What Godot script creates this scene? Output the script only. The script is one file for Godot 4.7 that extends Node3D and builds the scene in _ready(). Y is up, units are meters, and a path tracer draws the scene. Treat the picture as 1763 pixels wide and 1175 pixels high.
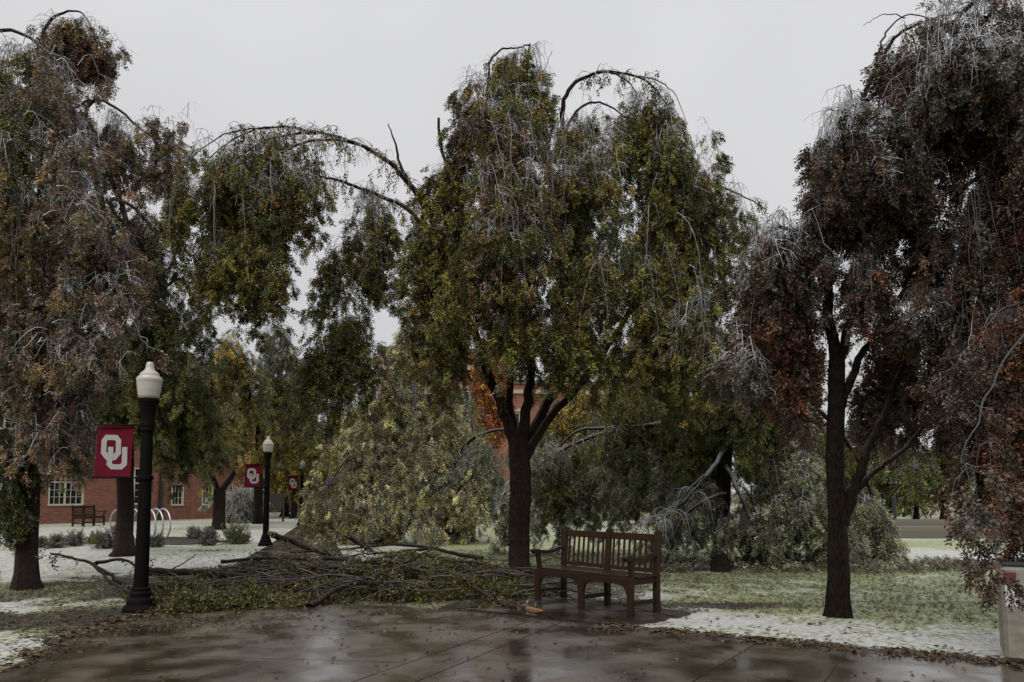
extends Node3D

# ---------------------------------------------------------------- mesh building

class MB extends RefCounted:
	var v := PackedVector3Array()
	var n := PackedVector3Array()
	var c := PackedColorArray()
	var idx := PackedInt32Array()

	func tri(a: Vector3, b: Vector3, d: Vector3, nn: Vector3, col: Color) -> void:
		var s := v.size()
		if (b - a).cross(d - a).dot(nn) > 0.0:
			v.append(a); v.append(d); v.append(b)
		else:
			v.append(a); v.append(b); v.append(d)
		for i in 3:
			n.append(nn); c.append(col); idx.append(s + i)

	func quad(a: Vector3, b: Vector3, d: Vector3, e: Vector3, nn: Vector3, col := Color.WHITE) -> void:
		tri(a, b, d, nn, col)
		tri(a, d, e, nn, col)

	func box(at: Vector3, size: Vector3, col := Color.WHITE, turn := Basis()) -> void:
		var h := size * 0.5
		for ax in 3:
			for s in [-1.0, 1.0]:
				var nn := Vector3.ZERO
				nn[ax] = s
				var u := Vector3.ZERO
				var w := Vector3.ZERO
				u[(ax + 1) % 3] = h[(ax + 1) % 3]
				w[(ax + 2) % 3] = h[(ax + 2) % 3]
				var o: Vector3 = nn * h[ax]
				quad(at + turn * (o - u - w), at + turn * (o + u - w), at + turn * (o + u + w), at + turn * (o - u + w), turn * nn, col)

	func cbox(at: Vector3, size: Vector3, bevel: float, col := Color.WHITE, turn := Basis()) -> void:
		# a box with chamfered edges, drawn as the hull of three inset boxes
		var h := size * 0.5
		var b: float = minf(bevel, minf(h.x, minf(h.y, h.z)) * 0.8)
		for ax in 3:
			var i := (ax + 1) % 3
			var j := (ax + 2) % 3
			for s in [-1.0, 1.0]:
				var nn := Vector3.ZERO
				nn[ax] = s
				var p := []
				for q in [[-1, -1], [1, -1], [1, 1], [-1, 1]]:
					var t := Vector3.ZERO
					t[ax] = s * h[ax]
					t[i] = q[0] * (h[i] - b)
					t[j] = q[1] * (h[j] - b)
					p.append(at + turn * t)
				quad(p[0], p[1], p[2], p[3], turn * nn, col)
				for s2 in [-1.0, 1.0]:
					# chamfer between face ax and face i
					var q := []
					for e in [-1.0, 1.0]:
						var t1 := Vector3.ZERO
						t1[ax] = s * h[ax]; t1[i] = s2 * (h[i] - b); t1[j] = e * (h[j] - b)
						var t2 := Vector3.ZERO
						t2[ax] = s * (h[ax] - b); t2[i] = s2 * h[i]; t2[j] = e * (h[j] - b)
						q.append(at + turn * t1)
						q.append(at + turn * t2)
					var n2 := Vector3.ZERO
					n2[ax] = s; n2[i] = s2
					quad(q[0], q[1], q[3], q[2], (turn * n2).normalized(), col)
		for sx in [-1.0, 1.0]:
			for sy in [-1.0, 1.0]:
				for sz in [-1.0, 1.0]:
					var a := Vector3(sx * h.x, sy * (h.y - b), sz * (h.z - b))
					var e := Vector3(sx * (h.x - b), sy * h.y, sz * (h.z - b))
					var d := Vector3(sx * (h.x - b), sy * (h.y - b), sz * h.z)
					tri(at + turn * a, at + turn * e, at + turn * d, (turn * Vector3(sx, sy, sz)).normalized(), col)

	func tube(p: PackedVector3Array, r: PackedFloat32Array, sides: int, col: Color, ice := 0.0, lump := 0.0) -> void:
		var m := p.size()
		if m < 2:
			return
		var base := v.size()
		var icecol := Color(0.78, 0.80, 0.84)
		var t := (p[1] - p[0]).normalized()
		var u := t.cross(Vector3(0.13, 0.31, 0.94))
		if u.length() < 0.1:
			u = t.cross(Vector3.RIGHT)
		u = u.normalized()
		var step := TAU / sides
		for i in m:
			if i > 0 and i < m - 1:
				t = (p[i + 1] - p[i - 1]).normalized()
			elif i == m - 1:
				t = (p[i] - p[i - 1]).normalized()
			u = (u - t * u.dot(t)).normalized()
			var w := t.cross(u)
			var rr := r[i]
			for j in sides:
				var d := u * cos(step * j) + w * sin(step * j)
				var k := rr
				if lump > 0.0:
					k *= 1.0 + lump * (sin(j * 2.7 + i * 0.13) * 0.6 + sin(j * 5.1 - i * 0.21) * 0.4)
				v.append(p[i] + d * k)
				n.append(d)
				if ice > 0.0:
					c.append(col.lerp(icecol, clampf(ice * ((0.35 + 0.9 * d.y) if rr < 0.014 else (1.5 * d.y - 0.45)), 0.0, 1.0)))
				else:
					c.append(col)
		for i in m - 1:
			var a := base + i * sides
			for j in sides:
				var k := (j + 1) % sides
				idx.append(a + j); idx.append(a + sides + j); idx.append(a + k)
				idx.append(a + k); idx.append(a + sides + j); idx.append(a + sides + k)

	func cap(p: Vector3, r: float, nn: Vector3, sides: int, col: Color) -> void:
		var u := nn.cross(Vector3(0.13, 0.31, 0.94)).normalized()
		var w := nn.cross(u)
		for j in sides:
			var a := TAU * j / sides
			var b := TAU * (j + 1) / sides
			tri(p + nn * r * 0.15, p + (u * cos(a) + w * sin(a)) * r, p + (u * cos(b) + w * sin(b)) * r, nn, col)

	func lathe(prof: PackedVector2Array, sides: int, col := Color.WHITE, at := Vector3.ZERO, flute := 0.0) -> void:
		# prof: (radius, height) from the bottom to the top, sharp where the profile breaks
		for i in prof.size() - 1:
			var a := prof[i]
			var b := prof[i + 1]
			var s := Vector2(b.y - a.y, a.x - b.x)
			if s.length() < 1e-6:
				continue
			s = s.normalized()
			var base := v.size()
			for j in sides + 1:
				var an := TAU * j / sides
				var f := 1.0 - flute * (0.5 + 0.5 * cos(an * 16.0))
				var d := Vector3(cos(an), 0, sin(an))
				v.append(at + d * a.x * f + Vector3(0, a.y, 0))
				v.append(at + d * b.x * f + Vector3(0, b.y, 0))
				for q in 2:
					n.append((d * s.x + Vector3(0, s.y, 0)).normalized())
					c.append(col)
			for j in sides:
				var q := base + j * 2
				idx.append(q); idx.append(q + 2); idx.append(q + 1)
				idx.append(q + 1); idx.append(q + 2); idx.append(q + 3)

	func prism(poly: PackedVector2Array, z0: float, z1: float, t: Transform3D, col := Color.WHITE) -> void:
		var ids := Geometry2D.triangulate_polygon(poly)
		for s in [0, 1]:
			var z: float = z1 if s else z0
			var nn: Vector3 = t.basis * Vector3(0, 0, 1 if s else -1)
			for k in range(0, ids.size(), 3):
				var a := poly[ids[k]]
				var b := poly[ids[k + 1]]
				var d := poly[ids[k + 2]]
				tri(t * Vector3(a.x, a.y, z), t * Vector3(b.x, b.y, z), t * Vector3(d.x, d.y, z), nn, col)
		var cw := Geometry2D.is_polygon_clockwise(poly)
		for k in poly.size():
			var a := poly[k]
			var b := poly[(k + 1) % poly.size()]
			var e := (b - a).normalized()
			var o := Vector2(-e.y, e.x) if cw else Vector2(e.y, -e.x)
			quad(t * Vector3(a.x, a.y, z0), t * Vector3(b.x, b.y, z0), t * Vector3(b.x, b.y, z1), t * Vector3(a.x, a.y, z1), t.basis * Vector3(o.x, o.y, 0), col)

	func mesh() -> ArrayMesh:
		var arr := []
		arr.resize(Mesh.ARRAY_MAX)
		arr[Mesh.ARRAY_VERTEX] = v
		arr[Mesh.ARRAY_NORMAL] = n
		arr[Mesh.ARRAY_COLOR] = c
		arr[Mesh.ARRAY_INDEX] = idx
		var m := ArrayMesh.new()
		m.add_surface_from_arrays(Mesh.PRIMITIVE_TRIANGLES, arr)
		return m


class Crown extends RefCounted:
	var node: Node3D
	var tw := MB.new()
	var xf: Array[Transform3D] = []
	var cols := PackedColorArray()
	var size := 1.0
	var bark := Color(0.031, 0.018, 0.012)
	var dens := 1.0
	var frost := 0.08
	var leafs := 0.68
	var tuftn := 7
	var glaze := 0.0
	var base := Vector3.ZERO


var M := {}
var taken := {}
var rng := RandomNumberGenerator.new()
var patch := FastNoiseLite.new()
var spray: ArrayMesh
var tuft: ArrayMesh
var PAL := {
	"debris": [Color(0.110, 0.098, 0.075), Color(0.065, 0.058, 0.044), Color(0.150, 0.140, 0.115), Color(0.080, 0.074, 0.050)],
	"shrub": [Color(0.060, 0.056, 0.045), Color(0.040, 0.042, 0.030), Color(0.085, 0.080, 0.070), Color(0.050, 0.044, 0.036)],
	"heap": [Color(0.038, 0.040, 0.012), Color(0.052, 0.046, 0.013), Color(0.026, 0.032, 0.012), Color(0.048, 0.034, 0.013), Color(0.034, 0.040, 0.014)],
	"olive": [Color(0.084, 0.084, 0.022), Color(0.106, 0.094, 0.026), Color(0.056, 0.062, 0.022), Color(0.108, 0.076, 0.026), Color(0.074, 0.082, 0.028)],
	"green": [Color(0.052, 0.062, 0.022), Color(0.072, 0.076, 0.024), Color(0.040, 0.046, 0.020), Color(0.090, 0.084, 0.024)],
	"brown": [Color(0.120, 0.076, 0.052), Color(0.092, 0.060, 0.042), Color(0.118, 0.088, 0.042), Color(0.072, 0.064, 0.030), Color(0.150, 0.106, 0.088)],
	"rust": [Color(0.085, 0.036, 0.024), Color(0.062, 0.031, 0.023), Color(0.105, 0.050, 0.027), Color(0.050, 0.034, 0.026)],
	"dark": [Color(0.040, 0.032, 0.024), Color(0.055, 0.036, 0.026), Color(0.034, 0.032, 0.022), Color(0.070, 0.040, 0.028)],
	"pale": [Color(0.225, 0.215, 0.100), Color(0.180, 0.182, 0.080), Color(0.265, 0.255, 0.145), Color(0.200, 0.165, 0.085), Color(0.290, 0.288, 0.215)],
	"frost": [Color(0.150, 0.155, 0.105), Color(0.090, 0.098, 0.056), Color(0.200, 0.200, 0.155), Color(0.070, 0.078, 0.042)],
	"red": [Color(0.220, 0.060, 0.026), Color(0.240, 0.110, 0.030), Color(0.150, 0.045, 0.024), Color(0.200, 0.150, 0.040)],
	"gold": [Color(0.170, 0.130, 0.030), Color(0.120, 0.105, 0.028), Color(0.190, 0.120, 0.034), Color(0.085, 0.092, 0.030)],
}


func numbered(called: String) -> String:
	var k: int = taken.get(called, 0)
	taken[called] = k + 1
	return called if k == 0 else "%s_%03d" % [called, k]


func thing(called: String, label: String, category: String, at := Vector3.ZERO, turn := 0.0, group := "") -> Node3D:
	var o := Node3D.new()
	o.name = numbered(called)
	add_child(o)
	o.position = at
	o.rotation.y = turn
	tag(o, label, category, group)
	return o


func tag(o: Node, label: String, category: String, group := "") -> void:
	o.set_meta("label", label)
	o.set_meta("category", category)
	if group:
		o.set_meta("group", group)


func part(called: String, m: Mesh, mat: Material, parent: Node, stuff := false) -> MeshInstance3D:
	var o := MeshInstance3D.new()
	o.mesh = m
	o.material_override = mat
	var nm := called
	var k := 0
	while parent.has_node(NodePath(nm)):
		k += 1
		nm = "%s_%03d" % [called, k]
	o.name = nm
	parent.add_child(o, true)
	if stuff:
		o.set_meta("kind", "stuff")
	return o


func struct(called: String, m: Mesh, mat: Material, kind := "structure") -> MeshInstance3D:
	var o := part(called, m, mat, self)
	o.set_meta("kind", kind)
	return o


func dup(src: Node3D, at: Vector3, turn: float, label: String, group := "") -> Node3D:
	var stem: String = src.name
	stem = stem.rstrip("0123456789").rstrip("_")
	var r: Node3D = src.duplicate()
	r.name = numbered(stem)
	add_child(r)
	r.position = at
	r.rotation.y = turn
	r.set_meta("label", label)
	if group:
		r.set_meta("group", group)
	return r


func scatter(called: String, mesh: Mesh, mat: Material, xf: Array[Transform3D], cols: PackedColorArray, parent: Node) -> MultiMeshInstance3D:
	var mm := MultiMesh.new()
	mm.transform_format = MultiMesh.TRANSFORM_3D
	mm.use_colors = true
	mm.mesh = mesh
	mm.instance_count = xf.size()
	for i in xf.size():
		mm.set_instance_transform(i, xf[i])
		mm.set_instance_color(i, cols[i])
	var o := MultiMeshInstance3D.new()
	o.multimesh = mm
	o.material_override = mat
	o.name = called
	parent.add_child(o, true)
	o.set_meta("kind", "stuff")
	return o

# ---------------------------------------------------------------- materials

func noise_image(w: int, h: int, freq: float, oct: int, sd: int) -> Image:
	var f := FastNoiseLite.new()
	f.seed = sd
	f.frequency = freq
	f.fractal_octaves = oct
	return f.get_seamless_image(w, h, false, false, 0.15)


func ramp(im: Image, stops: Array) -> Image:
	# grey noise to colours: stops are [value, Color] in rising order, colours linear
	var lut := PackedByteArray()
	lut.resize(256 * 3)
	for i in 256:
		var x := i / 255.0
		var a: Array = stops[0]
		var b: Array = stops[stops.size() - 1]
		for s in stops.size() - 1:
			if x >= stops[s][0] and x <= stops[s + 1][0]:
				a = stops[s]
				b = stops[s + 1]
		var f: float = clampf((x - a[0]) / maxf(b[0] - a[0], 1e-4), 0.0, 1.0)
		var c: Color = (a[1] as Color).lerp(b[1], f).linear_to_srgb()
		lut[i * 3] = int(c.r * 255.0); lut[i * 3 + 1] = int(c.g * 255.0); lut[i * 3 + 2] = int(c.b * 255.0)
	im.convert(Image.FORMAT_L8)
	var src := im.get_data()
	var out := PackedByteArray()
	out.resize(src.size() * 3)
	for i in src.size():
		var k := src[i] * 3
		out[i * 3] = lut[k]; out[i * 3 + 1] = lut[k + 1]; out[i * 3 + 2] = lut[k + 2]
	return Image.create_from_data(im.get_width(), im.get_height(), false, Image.FORMAT_RGB8, out)


func tex(im: Image) -> ImageTexture:
	return ImageTexture.create_from_image(im)


func plain(col: Color, rough: float, metal := 0.0, spec := 0.5) -> StandardMaterial3D:
	var m := StandardMaterial3D.new()
	m.albedo_color = col.linear_to_srgb()
	m.roughness = rough
	m.metallic = metal
	m.metallic_specular = spec
	return m


func painted(rough: float, spec := 0.5) -> StandardMaterial3D:
	var m := plain(Color(1, 1, 1), rough, 0.0, spec)
	m.vertex_color_use_as_albedo = true
	return m


func tri(m: StandardMaterial3D, scale: Vector3, world := false) -> StandardMaterial3D:
	m.uv1_triplanar = true
	m.uv1_world_triplanar = world
	m.uv1_scale = scale
	return m


func make_materials() -> void:
	var g := Color(1, 1, 1)
	M.leaf = painted(0.5, 0.36)
	M.leaf.backlight_enabled = true
	M.leaf.backlight = Color(0.2, 0.2, 0.15)
	M.twig = painted(0.3)
	M.litter = painted(0.5)
	M.grass = painted(0.6)
	# bark: dark, wet, furrowed along the trunk
	M.bark = painted(0.6, 0.28)
	var bn := noise_image(512, 512, 0.02, 5, 3)
	M.bark.albedo_texture = tex(ramp(bn.duplicate(), [[0.0, g * 0.2], [0.4, g * 0.45], [0.55, g * 0.85], [1.0, g * 1.0]]))
	M.bark.heightmap_enabled = true
	M.bark.heightmap_texture = tex(bn)
	M.bark.heightmap_scale = 5.0
	tri(M.bark, Vector3(4.5, 0.55, 4.5))
	M.wet_wood = plain(Color(0.032, 0.017, 0.009), 0.34, 0.0, 0.28)
	var wn := noise_image(512, 512, 0.03, 4, 5)
	M.wet_wood.albedo_texture = tex(ramp(wn.duplicate(), [[0.0, g * 0.5], [0.5, g * 0.85], [1.0, g]]))
	M.wet_wood.heightmap_enabled = true
	M.wet_wood.heightmap_texture = tex(wn)
	M.wet_wood.heightmap_scale = 0.25
	tri(M.wet_wood, Vector3(0.8, 6.0, 6.0))
	M.break_wood = plain(Color(0.24, 0.105, 0.04), 0.6)
	M.break_wood.albedo_texture = M.wet_wood.albedo_texture
	tri(M.break_wood, Vector3(2, 9, 9))
	M.iron = plain(Color(0.004, 0.0035, 0.0035), 0.5, 0.0, 0.2)
	var im := noise_image(256, 256, 0.05, 3, 8)
	M.iron.roughness_texture = tex(ramp(im, [[0.0, g * 0.25], [1.0, g * 0.5]]))
	M.iron.roughness = 1.0
	tri(M.iron, Vector3(3, 3, 3))
	M.globe = plain(Color(0.45, 0.435, 0.38), 0.35)
	M.globe.subsurf_scatter_enabled = true
	M.globe.subsurf_scatter_strength = 0.25
	M.banner = plain(Color(0.095, 0.003, 0.012), 0.75, 0.0, 0.25)
	M.banner_white = plain(Color(0.33, 0.32, 0.31), 0.75, 0.0, 0.25)
	M.steel = plain(Color(0.5, 0.51, 0.52), 0.35, 0.6)
	M.trim = plain(Color(0.5, 0.47, 0.38), 0.6)
	M.glass = plain(Color(0.012, 0.016, 0.018), 0.08)
	M.dark_metal = plain(Color(0.03, 0.028, 0.027), 0.5)
	M.stone = plain(Color(0.42, 0.37, 0.28), 0.8)
	M.stone.albedo_texture = tex(ramp(noise_image(256, 256, 0.03, 4, 14), [[0.0, g * 0.7], [1.0, g]]))
	tri(M.stone, Vector3(0.5, 0.5, 0.5))
	M.roof = plain(Color(0.09, 0.07, 0.06), 0.7)
	M.brick = brick_material(Vector3(0.8, 0.8, 0.8))
	# concrete, wet: stains and puddles over all the slabs alike
	M.concrete = plain(Color(1, 1, 1), 1.0)
	var cn := noise_image(1024, 1024, 0.006, 6, 21)
	M.concrete.albedo_texture = tex(ramp(cn.duplicate(), [[0.0, Color(0.026, 0.021, 0.015)], [0.3, Color(0.040, 0.031, 0.021)], [0.6, Color(0.076, 0.060, 0.043)], [0.8, Color(0.102, 0.084, 0.063)], [1.0, Color(0.12, 0.10, 0.077)]]))
	M.concrete.roughness_texture = tex(ramp(cn.duplicate(), [[0.0, g * 0.015], [0.3, g * 0.025], [0.5, g * 0.06], [0.7, g * 0.12], [1.0, g * 0.16]]))
	var fine := noise_image(512, 512, 0.08, 4, 22)
	M.concrete.heightmap_enabled = true
	M.concrete.heightmap_texture = tex(fine)
	M.concrete.heightmap_scale = 0.12
	M.concrete.vertex_color_use_as_albedo = true
	M.concrete.clearcoat_enabled = true
	M.concrete.clearcoat = 1.0
	M.concrete.clearcoat_roughness = 0.13
	M.concrete.clearcoat_texture = tex(ramp(cn.duplicate(), [[0.0, g * 0.4], [0.36, g * 0.25], [0.5, g * 0.08], [0.62, g * 0.02], [1.0, g * 0.0]]))
	tri(M.concrete, Vector3(0.22, 0.22, 0.22), true)
	M.soil = plain(Color(1, 1, 1), 0.45)
	M.soil.albedo_texture = tex(ramp(noise_image(512, 512, 0.03, 5, 31), [[0.0, Color(0.016, 0.011, 0.008)], [0.5, Color(0.035, 0.026, 0.018)], [1.0, Color(0.07, 0.055, 0.042)]]))
	tri(M.soil, Vector3(0.6, 0.6, 0.6), true)
	M.binskin = plain(Color(0.27, 0.25, 0.2), 0.5)
	M.binskin.albedo_texture = tex(ramp(noise_image(256, 256, 0.02, 5, 41), [[0.0, g * 0.6], [0.5, g * 0.92], [1.0, g]]))
	tri(M.binskin, Vector3(0.7, 1.4, 0.7))


func brick_material(scale: Vector3) -> StandardMaterial3D:
	# far bricks: too small to pick apart; tone per brick and pale mortar
	var w := 512
	var h := 512
	var im := Image.create(w, h, false, Image.FORMAT_RGB8)
	var r := RandomNumberGenerator.new()
	r.seed = 77
	im.fill(Color(0.24, 0.16, 0.12).linear_to_srgb())
	var bump := Image.create(w, h, false, Image.FORMAT_L8)
	for row in 16:
		for k in 6:
			var tone := r.randf_range(0.7, 1.15)
			var c := Color(0.27, 0.088, 0.046).lerp(Color(0.19, 0.066, 0.044), r.randf()) * tone
			c.a = 1.0
			var x := int((k + (0.5 if row % 2 else 0.0)) * w / 6.0)
			var rc := Rect2i(x + 2, row * 32 + 3, 81, 26)
			im.fill_rect(rc, c.linear_to_srgb())
			bump.fill_rect(rc, Color.WHITE)
			if rc.end.x > w:
				im.fill_rect(Rect2i(0, rc.position.y, rc.end.x - w, 26), c.linear_to_srgb())
				bump.fill_rect(Rect2i(0, rc.position.y, rc.end.x - w, 26), Color.WHITE)
	var m := plain(Color(1, 1, 1), 0.75)
	m.albedo_texture = tex(im)
	m.heightmap_enabled = true
	m.heightmap_texture = tex(bump)
	m.heightmap_scale = 0.6
	return tri(m, scale)

# ---------------------------------------------------------------- leaves and trees

func make_spray() -> ArrayMesh:
	# a hanging stem with eleven leaves, about 0.22 m long, hanging down -y
	var b := MB.new()
	var r := RandomNumberGenerator.new()
	r.seed = 5
	b.tube(PackedVector3Array([Vector3.ZERO, Vector3(0.01, -0.1, 0), Vector3(0, -0.19, 0.01)]), PackedFloat32Array([0.0022, 0.0016, 0.001]), 3, Color(0.6, 0.5, 0.45))
	for i in 11:
		var f := (i + 0.6) / 11.0
		var at := Vector3(sin(f * 5.0) * 0.008, -0.19 * f, 0)
		var a := i * 2.4 + r.randf_range(-0.4, 0.4)
		var out := Vector3(cos(a), r.randf_range(-1.5, -0.3), sin(a)).normalized()
		var side := out.cross(Vector3(r.randf_range(-0.6, 0.6), 1, r.randf_range(-0.6, 0.6))).normalized()
		var up := side.cross(out).normalized()
		var ln := r.randf_range(0.048, 0.075)
		var wd := ln * r.randf_range(0.2, 0.27)
		var t := r.randf_range(0.75, 1.25)
		var col := Color(t, t * r.randf_range(0.94, 1.05), t * r.randf_range(0.85, 1.1))
		var p0 := at + out * 0.008
		var tip := at + out * ln - up * 0.012
		var mid := at + out * ln * 0.5
		var l := mid + side * wd + up * 0.006
		var q := mid - side * wd + up * 0.006
		b.tri(p0, l, tip, (up + side * 0.35).normalized(), col)
		b.tri(p0, tip, q, (up - side * 0.35).normalized(), col)
	return b.mesh()


func pick(c: Crown, pal: String, at: Vector3, own: float) -> Color:
	var p: Array = PAL[pal]
	var x := clampf(patch.get_noise_3dv(at * 0.9) * 0.9 + 0.5 + own, 0.0, 0.999)
	var a: Color = p[int(x * p.size())]
	a = a.lerp(p[rng.randi() % p.size()], 0.3)
	var k := (0.35 + 1.5 * pow(rng.randf(), 1.4)) * 2.5
	a = Color(a.r * k, a.g * k, a.b * k)
	if rng.randf() < c.frost + c.glaze:
		a = a.lerp(Color(0.30, 0.305, 0.28) * rng.randf_range(0.5, 1.1), rng.randf_range(0.3, 0.8))
	return a


func leaf(c: Crown, at: Vector3, down: Vector3, col: Color, scale := 1.0) -> void:
	var y := -(down + Vector3(rng.randf_range(-0.45, 0.45), -0.5, rng.randf_range(-0.45, 0.45))).normalized()
	var a := rng.randf() * TAU
	var x := Vector3(cos(a), 0, sin(a))
	x = (x - y * x.dot(y)).normalized()
	var s := c.size * scale * rng.randf_range(0.75, 1.25)
	c.xf.append(Transform3D(Basis(x * s, y * s, x.cross(y) * s), at))
	c.cols.append(col)


func hang(c: Crown, a: Vector3, b: Vector3, rad: float, drop: float, count: int, pal: String, ice: float) -> void:
	# strands that leave the bough between a and b, arch out and hang down
	# they go in ropes of a few strands each, so that the crown breaks up into tufts with gaps between
	var left := count
	while left > 0:
		var n := mini(left, 4 + rng.randi() % 6)
		left -= n
		var f := rng.randf()
		var ang0 := rng.randf() * TAU
		var rho0 := rad * sqrt(rng.randf()) * rng.randf_range(0.8, 1.3)
		var ln0 := drop * rng.randf_range(0.36, 1.18) * (1.0 - 0.22 * rho0 / maxf(rad, 0.01))
		var bare := rng.randf() < ice
		for k in n:
			var s := a.lerp(b, clampf(f + rng.randf_range(-0.12, 0.12), 0, 1)) + Vector3(rng.randf_range(-0.07, 0.07), rng.randf_range(-0.10, 0.05), rng.randf_range(-0.07, 0.07))
			var ang := ang0 + rng.randf_range(-0.35, 0.35)
			var dirh := Vector3(cos(ang), 0, sin(ang))
			one_strand(c, s, dirh, rho0 * rng.randf_range(0.75, 1.15), ln0 * rng.randf_range(0.7, 1.1), pal, ice if bare else ice * 0.3, 0.42 if bare else 0.12)


func one_strand(c: Crown, s: Vector3, dirh: Vector3, rho: float, ln: float, pal: String, ice: float, leaf_from: float) -> void:
	var np := 9
	var pts := PackedVector3Array()
	var rs := PackedFloat32Array()
	var wob := Vector3.ZERO
	var rise := rho * (rng.randf_range(0.1, 0.4) if rng.randf() < 0.8 else rng.randf_range(0.5, 1.0))
	var own := rng.randf_range(-0.28, 0.28)
	var th := rng.randf_range(0.6, 1.2) * (0.48 + ice * 0.45) * c.size
	for i in np:
		var q := i / float(np - 1)
		var h := rho * (1.0 - pow(1.0 - q, 1.9))
		var y := rise * sin(PI * minf(1.0, q * 2.2)) - ln * pow(q, 1.45)
		wob += Vector3(rng.randf_range(-1, 1), 0, rng.randf_range(-1, 1)) * ln * 0.022
		var p := s + dirh * h + Vector3(0, y, 0) + wob
		if p.y < 0.06:
			p.y = 0.04 + rng.randf() * 0.1
		pts.append(p)
		rs.append((0.0075 * (1.0 - q * 0.75)) * th)
	c.tw.tube(pts, rs, 3, c.bark, ice)
	var seg := 1.0 / (np - 1)
	var per: float = maxf(1.0, ln / (np - 1) / (0.165 * c.size)) * c.dens
	for i in np - 1:
		var q := (i + 0.5) * seg
		var d := (pts[i + 1] - pts[i]).normalized()
		var cnt := int(per + rng.randf())
		for j in cnt:
			var at := pts[i].lerp(pts[i + 1], rng.randf())
			var an := rng.randf() * TAU
			var o := Vector3(cos(an), rng.randf_range(-0.3, 0.35), sin(an)).normalized()
			var tl := rng.randf_range(0.10, 0.34) * c.size * (1.15 - q * 0.5)
			var m := at + o * tl * 0.45 + d * tl * 0.2
			var e := at + o * tl * 0.62 + Vector3(0, -tl * 0.9, 0)
			if e.y < 0.03:
				e.y = 0.03 + rng.randf() * 0.06
			if q < 0.6 or rng.randf() < 0.35:
				c.tw.tube(PackedVector3Array([at, m, e]), PackedFloat32Array([0.0042 * th, 0.0032 * th, 0.0016 * th]), 3, c.bark, ice)
			if ice > 0.3 and q < 0.75:
				var o2 := (o + Vector3(rng.randf_range(-0.8, 0.8), -0.5, rng.randf_range(-0.8, 0.8))).normalized()
				c.tw.tube(PackedVector3Array([m, m + o2 * tl * 0.5 + Vector3(0, -tl * 0.15, 0)]), PackedFloat32Array([0.003 * th, 0.0014 * th]), 3, c.bark, ice)
			if q > leaf_from and (q > leaf_from + 0.15 or rng.randf() < 0.6):
				c.glaze = ice * 0.55 * (1.0 - q)
				var col := pick(c, pal, at, own)
				c.glaze = 0.0
				var w := tl * 0.22
				for j2 in c.tuftn:
					var k := rng.randf_range(0.8, 1.2)
					var pos := m.lerp(e, 0.2 + 0.9 * j2 / float(c.tuftn - 1)) + Vector3(rng.randf_range(-w, w), rng.randf_range(-w, w), rng.randf_range(-w, w))
					leaf(c, pos, (o + Vector3(rng.randf_range(-0.7, 0.7), -0.6, rng.randf_range(-0.7, 0.7))).normalized(), Color(col.r * k, col.g * k, col.b * k), c.leafs)


func smooth_path(p: Array, per := 5) -> PackedVector3Array:
	var out := PackedVector3Array()
	for i in p.size() - 1:
		var a: Vector3 = p[maxi(i - 1, 0)]
		var b: Vector3 = p[i]
		var d: Vector3 = p[i + 1]
		var e: Vector3 = p[mini(i + 2, p.size() - 1)]
		for k in per:
			out.append(b.cubic_interpolate(d, a, e, k / float(per)))
	out.append(p[p.size() - 1])
	return out


func limb(c: Crown, called: String, p: Array, r0: float, r1: float, sides := 9, ice := 0.5, ends := 0.0) -> void:
	# a tapering limb; for the trunk, ends flares it at the foot
	var pts := smooth_path(p)
	if ends > 0.0:
		pts.insert(0, pts[0] + Vector3(0, -0.25, 0))
	var m := pts.size()
	var rs := PackedFloat32Array()
	for i in m:
		var q := i / float(m - 1)
		var r := lerpf(r0, r1, pow(q, 0.62 if ends == 0.0 else 0.8))
		if ends > 0.0:
			r *= 1.0 + ends * 1.3 * exp(-maxf(0.0, pts[i].y - c.base.y) * 7.0)
		if i > 0 and i < m - 1:
			pts[i] += Vector3(rng.randf_range(-1, 1), rng.randf_range(-0.5, 0.5), rng.randf_range(-1, 1)) * (r * 0.16 + 0.014 if ends == 0.0 else r * 0.05)
		rs.append(r)
		pts[i] -= c.base
	var b := MB.new()
	b.tube(pts, rs, sides, c.bark, ice, 0.12 if r0 > 0.06 else 0.05)
	var last := (pts[m - 1] - pts[m - 2]).normalized()
	b.cap(pts[m - 1], rs[m - 1], last, sides, c.bark)
	part(called, b.mesh(), M.bark, c.node)


func twigs_on(c: Crown, p: Array, count: int, ln: float, ice: float) -> void:
	# bare iced twigs along a bough
	var pts := smooth_path(p)
	for k in count:
		var i := rng.randi() % (pts.size() - 1)
		var at := pts[i].lerp(pts[i + 1], rng.randf())
		var an := rng.randf() * TAU
		var l := ln * rng.randf_range(0.35, 1.0)
		var o := Vector3(cos(an), 0, sin(an))
		var up := rng.randf_range(-0.05, 0.16)
		var path := smooth_path([at, at + o * l * 0.28 + Vector3(0, up * l, 0), at + o * l * 0.52 + Vector3(0, (up - 0.22) * l, 0), at + o * l * 0.64 + Vector3(0, (up - 0.75) * l, 0)], 3)
		var rs := PackedFloat32Array()
		for j in path.size():
			rs.append(0.0075 * (1.0 - 0.8 * j / float(path.size() - 1)))
		c.tw.tube(path, rs, 4, c.bark, ice)
		for j in 4:
			var a2 := path[2 + rng.randi() % (path.size() - 3)]
			var o2 := Vector3(rng.randf_range(-1, 1), rng.randf_range(-0.5, 0.1), rng.randf_range(-1, 1)) * l * 0.2
			c.tw.tube(PackedVector3Array([a2, a2 + o2, a2 + o2 * 1.4 + Vector3(0, -0.2 * l, 0)]), PackedFloat32Array([0.004, 0.003, 0.0012]), 3, c.bark, ice)
			if rng.randf() < 0.4:
				leaf(c, a2 + o2, Vector3.DOWN, pick(c, "olive", a2, 0.0), 0.9)


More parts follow.
